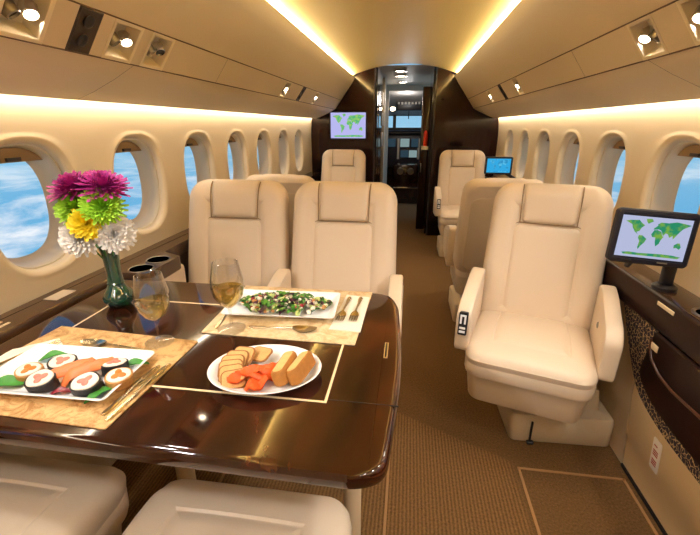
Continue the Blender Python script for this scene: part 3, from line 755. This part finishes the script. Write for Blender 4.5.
MB().box(-.0345, -.0315, .80, .861, TZ, TZ+.0018).build('latch_slot', BLACK, sl)
for x in (-.112, -.60):
    lg = MB().tube([(x, .82, .04), (x, .82, TZ-.034)], .025, 24).build('leg', PEDESTAL, t)
    MB().lathe([(.06, 0), (.06, .02), (.05, .035), (.03, .045), (.001, .045)], 28, Matrix.Translation((x, .82, 0))).build('foot', PEDESTAL, lg)
MB().box(-.95, -.06, .60, 1.05, TZ-.055, TZ-.035, bev=.006).build('underframe', PEDESTAL, t)

def quad_mat(pts, m, label, fold=None):
    z = TZ+.0006
    t_ = MB().loft(poly(pts, .004, 3), [(0, z), (0, z+.002), (.001, z+.0026)]).build('placemat', m)
    return tag(t_, label, 'placemat', 'placemats')
MZ = TZ+.0034
quad_mat([(-.905, .508), (-.502, .496), (-.492, .804), (-.888, .826)], MAT_GOLD, 'gold brocade placemat under the square sushi plate')
quad_mat([(-.507, .846), (-.109, .840), (-.096, 1.170), (-.516, 1.166)], MAT_SAND, 'sand coloured placemat under the rectangular salad plate')

def napkin(pts, label):
    n = 8; mb = MB(); rows = []
    P = [Vector(p) for p in pts]
    for i in range(n+1):
        u = i/n
        rows.append([(*(P[0]*(1-u)*(1-v)+P[1]*u*(1-v)+P[2]*u*v+P[3]*(1-u)*v), MZ+.002+.0012*math.sin(7*u+5*v)**2) for v in [j/n for j in range(n+1)]])
    mb.grid(rows); low = [[(p[0], p[1], MZ) for p in r] for r in rows]; mb.grid(low)
    for a, b in ((rows[0], low[0]), (rows[-1], low[-1]), ([r[0] for r in rows], [r[0] for r in low]), ([r[-1] for r in rows], [r[-1] for r in low])): mb.grid([a, b])
    return tag(mb.build('napkin', NAPKIN), label, 'napkin', 'cloth napkins')
napkin([(-.905, .58), (-.80, .735), (-.835, .762), (-.90, .70)][::1], 'folded cream napkin under the fork left of the sushi plate')
napkin([(-.185, .905), (-.103, .90), (-.100, 1.12), (-.172, 1.13)], 'white napkin under two forks right of the salad plate')

# cutlery ------------------------------------------------------------
def cut(kind, label, x, y, rz, L, z, group='cutlery'):
    """lies along local +y from handle end (0) to tip (L)"""
    t = thing(kind, label, kind, (x, y, z), rz, group)
    hm = MB()
    def strip(mb, prof, th=.0022):
        rows = []
        for yy, w, zz in prof:
            rows.append([(-w, yy*L, zz), (-w*.55, yy*L, zz+th), (w*.55, yy*L, zz+th), (w, yy*L, zz), (w*.55, yy*L, zz-.0002), (-w*.55, yy*L, zz-.0002)])
        mb.grid(rows, closed=True)
        k = len(mb.v); mb.f += [tuple(range(k-6, k)), tuple(range(k-len(rows)*6+5, k-len(rows)*6-1, -1))]; mb.mi += [0, 0]
    strip(hm, [(0, .0035, .001), (.03, .0065, .001), (.12, .0062, .0012), (.3, .0038, .002), (.5, .0028, .005), (.62, .0028, .006), (.66, .003, .006)])
    hm.build('handle', STEEL, t)
    if kind == 'spoon':
        mb = MB(); rows = []
        for i in range(9):
            u = i/8; w = .019*math.sin(PI*min(1, .06+u*.9))**.7
            yy = L*(.65+.35*u); zz = .006-.005*math.sin(PI*u)
            rows.append([(w*q, yy, zz-.003*(1-q*q)*math.sin(PI*min(1, u+.05))+.003) for q in (-1, -.6, -.2, .2, .6, 1)])
        mb.grid(rows); mb.grid([[(p[0]*.97, p[1], p[2]-.0012) for p in r] for r in rows]); mb.build('bowl', STEEL, t)
    elif kind == 'fork':
        mb = MB(); strip(mb, [(.65, .003, .006), (.70, .009, .005), (.76, .0115, .003), (.80, .0118, .002)], .0016); mb.build('neck', STEEL, t)
        for q in (-.0098, -.0033, .0033, .0098):
            m2 = MB(); m2.tube([(q, .79*L, .003), (q, .9*L, .002), (q*.95, L, .0045)], [.0019, .0017, .0008], 6); m2.build('tine', STEEL, t)
    else:
        mb = MB(); strip(mb, [(.55, .005, .003), (.6, .0085, .002), (.75, .0095, .0015), (.92, .008, .0012), (.98, .004, .001), (1, .0008, .001)], .0014); mb.build('blade', STEEL, t)
    return t
def aim(x0, y0, x1, y1): return math.atan2(-(x1-x0), y1-y0), math.hypot(x1-x0, y1-y0)
def lay(kind, label, p0, p1, z=MZ):
    a, L = aim(*p0, *p1); return cut(kind, label, p0[0], p0[1], a, L, z)
lay('fork', 'fork on the folded napkin left of the sushi plate', (-.885, .60), (-.815, .745), MZ+.0035)
lay('spoon', 'spoon lying above the sushi plate', (-.575, .742), (-.765, .753))
lay('knife', 'outer knife right of the sushi plate, nearer the mat edge', (-.513, .513), (-.503, .70))
lay('knife', 'inner knife right of the sushi plate, nearer the plate', (-.531, .525), (-.522, .69))
lay('knife', 'knife left of the salad plate', (-.478, .868), (-.498, 1.075))
lay('spoon', 'spoon lying in front of the salad plate', (-.395, .887), (-.215, .893))
lay('fork', 'left fork of the two on the white napkin', (-.160, 1.108), (-.165, .945), MZ+.0035)
lay('fork', 'right fork of the two on the white napkin', (-.126, 1.112), (-.130, .948), MZ+.0035)

# plates -------------------------------------------------------------
PZ = MZ+.0006
def plate(label, loc, rz, fn, depth=.020, rim=.03, group='white china plates', z=PZ):
    o = MB().loft(fn, [(rim*1.1, 0), (rim*.95, .0015), (rim*.3, depth-.008), (.002, depth-.003), (0, depth-.0012), (.001, depth), (.004, depth-.0004), (rim*.55, depth-.0085), (rim*.8, depth-.0125), (rim*1.1, depth-.0138), (rim*1.5, depth-.0138)]).build('plate', WHITE)
    o.location = (loc[0], loc[1], z); o.rotation_euler = (0, 0, rz)
    return tag(o, label, 'plate', group)
plate('square white plate of sushi', (-.686, .625), R(1.5), rr(.292, .176, .012), .019)
plate('rectangular white plate heaped with salad', (-.335, 1.005), R(3), rr(.31, .172, .012), .022)
plate('oval white plate with crackers, salmon and bread', (-.28, .692), R(8), el(.119, .092, 48), .021, .026, z=TZ+.0012)
SZ = PZ+.0055        # well of the plates

# sushi --------------------------------------------------------------
NORI = mat('nori', '1D1716', .55, bump=.4, bscale=300)
RICE = mat('sushi_rice', 'EFE3D3', .6, bump=.8, bscale=350, var=.06, vscale=180)
PINK = mat('pink_filling', 'D97A68', .45, var=.18, vscale=120)
ORANGE = mat('orange_roe', 'E8741F', .35, bump=.6, bscale=400, var=.2, vscale=250)
MASAGO = mat('roe_crust', 'C68F4E', .55, bump=1, bscale=450, var=.3, vscale=220)
SALMON = mat('salmon', 'EA6530', .35, var=.16, vscale=45, stretch=(1, 6, 1))
PRAWN = mat('prawn', 'E87A44', .4, var=.3, vscale=50, stretch=(5, 1, 1))
LEAF = mat('green_leaf', '3F8B34', .5, var=.35, vscale=60)
def maki(label, x, y, rz, r=.027, h=.03, tiltx=0, skin=None, core=PINK, group='sushi rolls'):
    r *= .94; h *= .85
    t = thing('sushi_roll', label, 'sushi', (x, y, SZ), rz, group)
    M = Matrix.Translation((0, 0, .0)) @ Matrix.Rotation(tiltx, 4, 'X')
    def sq(q): return (q[0]*1.08, q[1]*.94*(1+.05*math.cos(3*math.atan2(q[1], q[0]))), q[2])
    f = el(r, r, 32)
    MB().loft(f, [(.002, 0), (0, .002), (0, h-.001), (.0018, h), (.003, h-.001)], M, deform=sq).build('wrapper', skin or NORI, t)
    MB().loft(f, [(.0028, h-.002), (.0036, h+.0008), (.008, h+.002), (.013, h+.0012)], M, cap0=False, deform=sq).build('rice', RICE, t)
    mb = MB()
    for k in range(3):
        a = 2.1*k+x*50
        mb.loft(el(.0085, .0062, 14), [(0, h), (0, h+.0025), (.003, h+.004)], M @ Matrix.Translation((.0065*math.cos(a), .0065*math.sin(a), 0)) @ Matrix.Rotation(a, 4, 'Z'))
    mb.build('filling', core, t)
    return t
maki('roe-crusted sushi roll at the left end of the sushi plate', -.752, .605, .3, .025, .026, R(10), MASAGO, ORANGE)
maki('dark seaweed sushi roll at the near left of the sushi plate', -.697, .580, 0, .028, .03, R(14))
maki('dark seaweed sushi roll behind the near left roll', -.708, .640, .5, .027, .028, R(8))
maki('dark seaweed sushi roll at the far right of the sushi plate', -.592, .645, .2, .026, .028, R(-6))
maki('dark seaweed sushi roll in front of the prawn sushi', -.600, .582, -.2, .029, .030, R(12))
maki('roe-crusted sushi roll at the right end of the sushi plate', -.557, .612, .7, .025, .027, R(12), MASAGO, ORANGE)
def nigiri(label, x, y, rz):
    t = thing('nigiri_sushi', label, 'sushi', (x, y, SZ), rz, 'nigiri sushi')
    MB().loft(rr(.034, .082, .016), [(.006, 0), (.001, .004), (0, .01), (.003, .018), (.009, .023), (.014, .024)]).build('rice', RICE, t)
    mb = MB(); rows = []
    for i in range(15):
        u = i/14; yy = -.056+.112*u; hgt = .026+.006*math.sin(PI*u) - .022*max(0, abs(2*u-1)-.72)/.28
        w = .019*(1-.55*max(0, u-.7)/.3)*(.75+.25*min(1, u*5))
        rows.append([(w*q, yy, hgt-.010*q*q+.001*math.sin(i*2.2)) for q in (-1, -.75, -.4, 0, .4, .75, 1)])
    mb.grid(rows); mb.grid([[(p[0]*.96, p[1], p[2]-.003) for p in r] for r in rows]); mb.build('topping', PRAWN, t)
nigiri('left prawn nigiri in the middle of the sushi plate', -.668, .618, R(-38))
nigiri('right prawn nigiri in the middle of the sushi plate', -.630, .628, R(-42))
def leaf(name, label, x, y, z, rz, L, W, m=LEAF, cat='leaf', group='leaf garnishes', curl=.012):
    mb = MB(); rows = []
    for i in range(11):
        u = i/10; w = W*math.sin(PI*(.03+.94*u))**.8
        rows.append([(w*q, L*(u-.5), .001+curl*math.sin(PI*u)*.6+.35*W*q*q*(.4+.6*math.sin(PI*u))+.0012*math.sin(9*u+3*q)) for q in (-1, -.5, 0, .5, 1)])
    mb.grid(rows); mb.grid([[(p[0], p[1], p[2]-.0007) for p in r] for r in rows])
    o = mb.build(name, m); o.location = (x, y, z); o.rotation_euler = (0, 0, rz)
    return tag(o, label, cat, group)
leaf('mint_leaf', 'green leaf at the far left corner of the sushi plate', -.765, .672, SZ+.001, R(-50), .055, .014)
leaf('mint_leaf', 'large green leaf at the near left corner of the sushi plate', -.775, .566, SZ+.001, R(-70), .075, .019)
leaf('mint_leaf', 'green leaf at the far right corner of the sushi plate', -.566, .668, SZ+.001, R(-60), .058, .013)
leaf('mint_leaf', 'green leaf at the near right corner of the sushi plate', -.566, .568, SZ+.001, R(-25), .058, .013)
leaf('berry_garnish', 'dark red garnish on the near edge of the sushi plate', -.648, .563, SZ+.001, R(-65), .042, .009, mat('beet_red', '7C1426', .4), 'garnish', None, .008)

# crackers, salmon and bread on the oval plate -----------------------
CRACK_EDGE = mat('cracker_edge', '8E5F30', .9)
CRACK = mat('cracker', 'CFA266', .85, bump=.9, bscale=220, var=.3, vscale=90)
OZ = TZ+.0012+.0085
for k, (x, y, rz, tx, dz) in enumerate(((-.330, .646, .35, 30, .006), (-.341, .660, .3, 32, .008), (-.349, .675, .2, 34, .0095), (-.352, .691, .1, 34, .011), (-.349, .707, 0, 34, .0125), (-.340, .722, -.15, 32, .014), (-.308, .738, -.3, 14, .010))):
    o = MB().loft(rr(.052, .044, .012), [(.002, 0), (0, .0012), (0, .003), (.0025, .0042)], mi=1).loft(rr(.046, .038, .010), [(0, .0035), (0, .0048), (.002, .0055)]).build('cracker', [CRACK, CRACK_EDGE])
    o.location = (x, y, OZ+dz); o.rotation_euler = (R(tx), R(-4), rz)
    tag(o, ('cracker at the near end of the fanned stack on the oval plate', 'second cracker from the near end of the fan', 'third cracker from the near end of the fan', 'middle cracker of the fan on the oval plate', 'fifth cracker from the near end of the fan', 'sixth cracker from the near end of the fan', 'cracker lying flat at the far rim of the oval plate')[k], 'cracker', 'crackers on the oval plate')
def slice_(label, x, y, rz, L, W, dz):
    mb = MB(); rows = []
    for i in range(15):
        u = i/14; rows.append([(W*q*(1-.25*(2*u-1)**4), L*(u-.5), .006+.005*math.sin(11*u+2*q)+.003*math.cos(4*q+6*u)) for q in (-1, -.6, -.2, .2, .6, 1)])
    mb.grid(rows); mb.grid([[(p[0]*.97, p[1]*.98, p[2]-.004) for p in r] for r in rows])
    for a, b in ((0, 0), (-1, -1)): pass
    o = mb.build('salmon_slice', SALMON); o.location = (x, y, OZ+dz); o.rotation_euler = (0, 0, rz)
    tag(o, label, 'smoked salmon', 'salmon slices on the oval plate')
slice_('salmon slice nearest the bread on the oval plate', -.262, .690, R(-50), .085, .017, .006)
slice_('salmon slice folded over the crackers', -.305, .655, R(-62), .08, .018, .010)
slice_('salmon slice at the near rim of the oval plate', -.274, .646, R(-20), .066, .018, .007)
slice_('salmon slice in the middle of the salmon heap', -.285, .672, R(-75), .075, .016, .012)
CRUST = mat('golden_crust', 'B07430', .7, bump=.7, bscale=140, var=.3, vscale=70)
CRUMB = mat('bread_crumb', 'DDBB78', .8, bump=.6, bscale=160, var=.25, vscale=60)
for k, (x, y) in enumerate(((-.228, .684), (-.195, .690))):
    t = thing('bread_slice', ('bread slice beside the salmon on the oval plate', 'bread slice nearest the right rim of the oval plate')[k], 'bread', (x, y, OZ), R(-4-6*k), 'bread slices on the oval plate')
    A = Matrix.Rotation(R(-16 if k == 0 else -24), 4, 'Y')
    MB().loft(rr(.031, .088, .012), [(.002, 0), (0, .003), (0, .026), (.003, .031), (.007, .032)], A @ Matrix.Translation((0, 0, .004))).build('crust', CRUST, t)
    MB().loft(rr(.020, .076, .008), [(0, .031), (0, .0362), (.003, .0374)], A @ Matrix.Translation((.0, 0, .0))).build('crumb', CRUMB, t)

# salad --------------------------------------------------------------
GREENS = [mat('salad_green', '4E8A2E', .5, var=.3, vscale=60), mat('salad_dark_green', '2E5E22', .5, var=.3, vscale=60), mat('salad_pale', 'B9C77E', .5, var=.2, vscale=60),
          mat('salad_purple', '4C1F38', .45, var=.3, vscale=60), mat('salad_red', '9C2430', .4), mat('salad_cheese', 'F1E8D6', .6), mat('salad_nut', 'B98450', .7)]
mb = MB(); rnd = random.Random(3)
for i in range(330):
    a = rnd.random()*2*PI; q = rnd.random()**.5
    x, y = .130*q*math.cos(a), .060*q*math.sin(a)
    mi = rnd.choices(range(7), (20, 10, 12, 14, 10, 26, 8))[0]
    hz = .004 + .024*(1-q**2)*rnd.uniform(.5, 1) + (.003 if mi > 3 else 0)
    T = Matrix.Translation((x, y, hz)) @ Matrix.Rotation(rnd.uniform(0, 2*PI), 4, 'Z') @ Matrix.Rotation(rnd.uniform(-.7, .7), 4, 'X')
    if mi < 4:
        L, W = rnd.uniform(.016, .034), rnd.uniform(.006, .012); rows = []
        for k in range(5):
            u = k/4; w = W*math.sin(PI*(.08+.84*u))
            rows.append([(w*c, L*(u-.5), .006*math.sin(PI*u)+.003*c*c+.002*math.sin(7*u+4*c+i)) for c in (-1, -.33, .33, 1)])
        mb.grid(rows, T, mi=mi)
    else:
        r_ = rnd.uniform(.0035, .0075)
        mb.loft(el(r_*1.2, r_, 8), [(r_*.5, -r_*.7), (0, 0), (r_*.3, r_*.6), (r_*.8, r_*.85)], T, mi=mi)
o = mb.build('salad', GREENS, recalc=False, sharp=60)
o.location = (-.335, 1.008, PZ+.0095); o.rotation_euler = (0, 0, R(3))
tag(o, 'mixed leaf salad with white cheese on the rectangular plate', 'salad', None, 'stuff')

# wine glasses -------------------------------------------------------
GLASS = clear_glass('wine_glass_crystal', (.98, .98, .98, 1), 2.4)
def wine_mat():
    m = bpy.data.materials.new('white_wine'); m.use_nodes = True
    nt = m.node_tree; nt.nodes.clear()
    o = nt.nodes.new('ShaderNodeOutputMaterial'); t_ = nt.nodes.new('ShaderNodeBsdfTransparent'); t_.inputs[0].default_value = (.95, .85, .50, 1)
    g = nt.nodes.new('ShaderNodeBsdfGlossy'); g.inputs['Roughness'].default_value = .03
    d = nt.nodes.new('ShaderNodeBsdfTranslucent'); d.inputs[0].default_value = (.85, .68, .25, 1)
    m1 = nt.nodes.new('ShaderNodeMixShader'); m1.inputs[0].default_value = .22; m2 = nt.nodes.new('ShaderNodeMixShader')
    m2.inputs[0].default_value = .04
    nt.links.new(t_.outputs[0], m1.inputs[1]); nt.links.new(d.outputs[0], m1.inputs[2])
    nt.links.new(m1.outputs[0], m2.inputs[1]); nt.links.new(g.outputs[0], m2.inputs[2]); nt.links.new(m2.outputs[0], o.inputs[0])
    return m
WINE = wine_mat()
def wineglass(label, x, y, k=1.0, z=MZ):
    t = thing('wine_glass', label, 'glass', (x, y, z), 0, 'wine glasses')
    S = Matrix.Scale(k, 4)
    bowl = [(.004, .058), (.012, .061), (.024, .072), (.034, .090), (.0385, .110), (.0375, .130), (.033, .152), (.029, .172), (.0283, .1725), (.0274, .172), (.0317, .152), (.0362, .130), (.0372, .110), (.0328, .091), (.023, .0735), (.011, .063), (.0005, .0625)]
    MB().lathe(bowl, 40, S).build('bowl', GLASS, t)
    MB().lathe([(.0045, .060), (.0034, .05), (.003, .03), (.0036, .01), (.008, .004), (.030, .0018), (.033, .001), (.033, 0), (.0005, 0)], 32, S).build('stem_and_foot', GLASS, t)
    MB().lathe([(.0005, .0632), (.0105, .0638), (.0222, .0742), (.0318, .0915), (.0358, .108), (.0005, .108)], 40, S).build('wine', WINE, t)
wineglass('glass of white wine beside the flower vase, nearer the camera', -.582, .785, 1.02)
wineglass('glass of white wine at the left corner of the salad placemat', -.435, .873, 1.07)

# vase and flowers ---------------------------------------------------
VX, VY = -.828, .975
VASE = mat('deep_green_glass', '123F33', .06, var=.1, coat=1)
t = thing('flower_vase', 'dark green glass bud vase holding the flowers', 'vase', (VX, VY, TZ))
MB().lathe([(.001, .0005), (.024, 0), (.030, .004), (.040, .018), (.042, .030), (.036, .044), (.027, .056), (.0215, .070), (.020, .10), (.021, .14), (.023, .165), (.029, .182), (.0285, .1835), (.0265, .182), (.021, .165), (.019, .14), (.018, .09), (.001, .085)], 40).build('body', VASE, t)
MB().lathe([(.021, .069), (.0232, .072), (.021, .075)], 32).build('neck_ring', VASE, t)
STEM = mat('flower_stem', '4E7A2C', .6)
def flower(label, x, y, z, r, pal, lean, n=90, cup=.5, pw=.0042, dome_=.55):
    t = thing('chrysanthemum', label, 'flower', (x, y, z), 0, 'flowers in the green vase')
    mb = MB(); A = Vector(lean).normalized().to_track_quat('Z', 'Y').to_matrix().to_4x4()
    g = PI*(3-5**.5)
    for i in range(n):
        u = (i+.5)/n; a = i*g; el_ = R(82-95*u**dome_*1.0)
        L = r*(.55+.45*u)*random.uniform(.88, 1.08)
        T = A @ Matrix.Rotation(a, 4, 'Z') @ Matrix.Rotation(-el_, 4, 'Y')
        rows = []
        for k in range(5):
            v = k/4; w = pw*(.5+1.0*math.sin(PI*min(1, .15+v*.8)))
            zz = cup*L*(v**2)*(.35 if u > .5 else .15)
            rows.append([(.004+L*v, -w, zz+w*.5), (.004+L*v, 0, zz), (.004+L*v, w, zz+w*.5)])
        mb.grid(rows, T)
    mb.build('petals', pal, t, recalc=False, sharp=180)
    MB().lathe([(.001, -.004), (.008, -.002), (.010, .004), (.006, .010), (.001, .012)], 16, A).build('flower_centre', pal, t)
    base = Vector((VX-x+random.uniform(-.005, .005), VY-y+random.uniform(-.005, .005), TZ+.12-z))
    MB().tube([base, base*.45 + Vector((0, 0, .0)), Vector((0, 0, -.002))], .0024, 7).build('stem', STEM, t)
    return t
MAG = mat('magenta_petals', 'B0308A', .5, var=.3, vscale=90)
LIME = mat('lime_petals', 'A2D43A', .5, var=.3, vscale=90)
YEL = mat('yellow_petals', 'FADC28', .5, var=.12, vscale=90)
WHT = mat('white_petals', 'F6F2EE', .5, var=.04, vscale=90)
flower('magenta chrysanthemum at the upper left of the bouquet', -.880, .960, 1.043, .068, MAG, (-.1, -.4, 1), 110, .5, .0046)
flower('magenta chrysanthemum at the upper right of the bouquet', -.803, .970, 1.046, .066, MAG, (.35, -.3, 1), 110, .5, .0046)
flower('lime green chrysanthemum on the left of the bouquet', -.868, .940, 1.0, .055, LIME, (0, -.7, .6), 140, .6, .004)
flower('lime green chrysanthemum on the right of the bouquet', -.792, .940, 1.0, .056, LIME, (.6, -.5, .6), 140, .6, .004)
flower('yellow chrysanthemum at the front centre of the bouquet', -.822, .912, .962, .044, YEL, (.4, -.8, .4), 80, .5, .006)
flower('white chrysanthemum at the lower left of the bouquet', -.856, .915, .922, .054, WHT, (.1, -.8, .25), 110, .5, .0052)
flower('white chrysanthemum at the lower right of the bouquet', -.775, .945, .928, .052, WHT, (.7, -.5, .2), 110, .5, .0052)
for i, (x, y, a) in enumerate(((-.835, .95, 20), (-.815, .95, -25))):
    o = leaf('chrysanthemum_leaf', ('small green leaf left of the vase mouth under the white flowers', 'small green leaf right of the vase mouth under the white flowers')[i], x, y, .885, R(a), .05, .012, LEAF, 'leaf', 'bouquet leaves')

# ------------------------------------------------------------------ sky above the clouds
w = bpy.data.worlds.new('sky'); bpy.context.scene.world = w; w.use_nodes = True
nt = w.node_tree; nt.nodes.clear(); N = nt.nodes.new; L = nt.links.new
def mth(op, a=None, b=None, clamp=False):
    n = N('ShaderNodeMath'); n.operation = op; n.use_clamp = clamp
    for i, q in enumerate((a, b)):
        if q is None: continue
        if isinstance(q, (int, float)): n.inputs[i].default_value = q
        else: L(q, n.inputs[i])
    return n.outputs[0]
tc = N('ShaderNodeTexCoord'); sp = N('ShaderNodeSeparateXYZ'); L(tc.outputs['Generated'], sp.inputs[0])
dn = mth('MAXIMUM', mth('ADD', mth('MULTIPLY', sp.outputs[2], -1.0), .10), .04)
cb = N('ShaderNodeCombineXYZ'); L(mth('DIVIDE', sp.outputs[0], dn), cb.inputs[0]); L(mth('DIVIDE', sp.outputs[1], dn), cb.inputs[1])
no = N('ShaderNodeTexNoise'); no.inputs['Scale'].default_value = 1.0; no.inputs['Detail'].default_value = 8; no.inputs['Roughness'].default_value = .6; no.inputs['Distortion'].default_value = .4
L(cb.outputs[0], no.inputs['Vector'])
cr = N('ShaderNodeValToRGB'); e = cr.color_ramp.elements; e[0].position = .45; e[0].color = (0, 0, 0, 1); e[1].position = .60; e[1].color = (1, 1, 1, 1)
L(no.outputs['Fac'], cr.inputs[0])
sea = N('ShaderNodeMix'); sea.data_type = 'RGBA'; sea.inputs[6].default_value = lin('6CB6E0'); sea.inputs[7].default_value = lin('F2F7FB'); L(cr.outputs[0], sea.inputs[0])
hz = N('ShaderNodeMapRange'); hz.inputs[1].default_value = .11; hz.inputs[2].default_value = .26; hz.inputs[3].default_value = 1; hz.inputs[4].default_value = 0; hz.interpolation_type = 'SMOOTHSTEP'
L(dn, hz.inputs[0])
m1 = N('ShaderNodeMix'); m1.data_type = 'RGBA'; L(hz.outputs[0], m1.inputs[0]); L(sea.outputs[2], m1.inputs[6]); m1.inputs[7].default_value = lin('98CCE6')
up = N('ShaderNodeMapRange'); up.inputs[1].default_value = -.02; up.inputs[2].default_value = .5; L(sp.outputs[2], up.inputs[0])
skyc = N('ShaderNodeMix'); skyc.data_type = 'RGBA'; skyc.inputs[6].default_value = lin('98CCE6'); skyc.inputs[7].default_value = lin('4F97DA'); L(up.outputs[0], skyc.inputs[0])
isup = mth('GREATER_THAN', sp.outputs[2], 0.0)
m2 = N('ShaderNodeMix'); m2.data_type = 'RGBA'; L(isup, m2.inputs[0]); L(m1.outputs[2], m2.inputs[6]); L(skyc.outputs[2], m2.inputs[7])
bg = N('ShaderNodeBackground'); bg.inputs[1].default_value = 1.0; L(m2.outputs[2], bg.inputs[0])
ow = N('ShaderNodeOutputWorld'); L(bg.outputs[0], ow.inputs[0])

# ------------------------------------------------------------------ camera
F = 400.0
cam = bpy.data.cameras.new('camera'); co = bpy.data.objects.new('camera', cam); COL.objects.link(co)
cam.sensor_width = 36; cam.lens = 36*F/700; cam.clip_start = .02
d = Vector((411-350, 267.5-126, F)).normalized()                    # cabin axis seen in camera axes (right, up, forward)
zc = Vector((0, d.z, -d.y)).normalized()
xw = Vector((d.y*zc.z-d.z*zc.y, d.z*zc.x-d.x*zc.z, d.x*zc.y-d.y*zc.x))
right = Vector((xw.x, d.x, zc.x)); upv = Vector((xw.y, d.y, zc.y)); fw = Vector((xw.z, d.z, zc.z))
if right.x < 0: right = Vector((-xw.x, d.x, zc.x)); upv = Vector((-xw.y, d.y, zc.y)); fw = Vector((-xw.z, d.z, zc.z))
co.matrix_world = frame((0, 0, CAM_Z), right, upv, -fw)
sc = bpy.context.scene
sc.camera = co
sc.view_settings.view_transform = 'Standard'; sc.view_settings.look = 'None'
sc.view_settings.exposure = .08; sc.view_settings.gamma = 1
sc.view_settings.use_curve_mapping = False
sc.cycles.use_denoising = True
sc.cycles.max_bounces = 10; sc.cycles.transparent_max_bounces = 16
sc.cycles.sample_clamp_indirect = 6
sc.cycles.caustics_reflective = False; sc.cycles.caustics_refractive = False
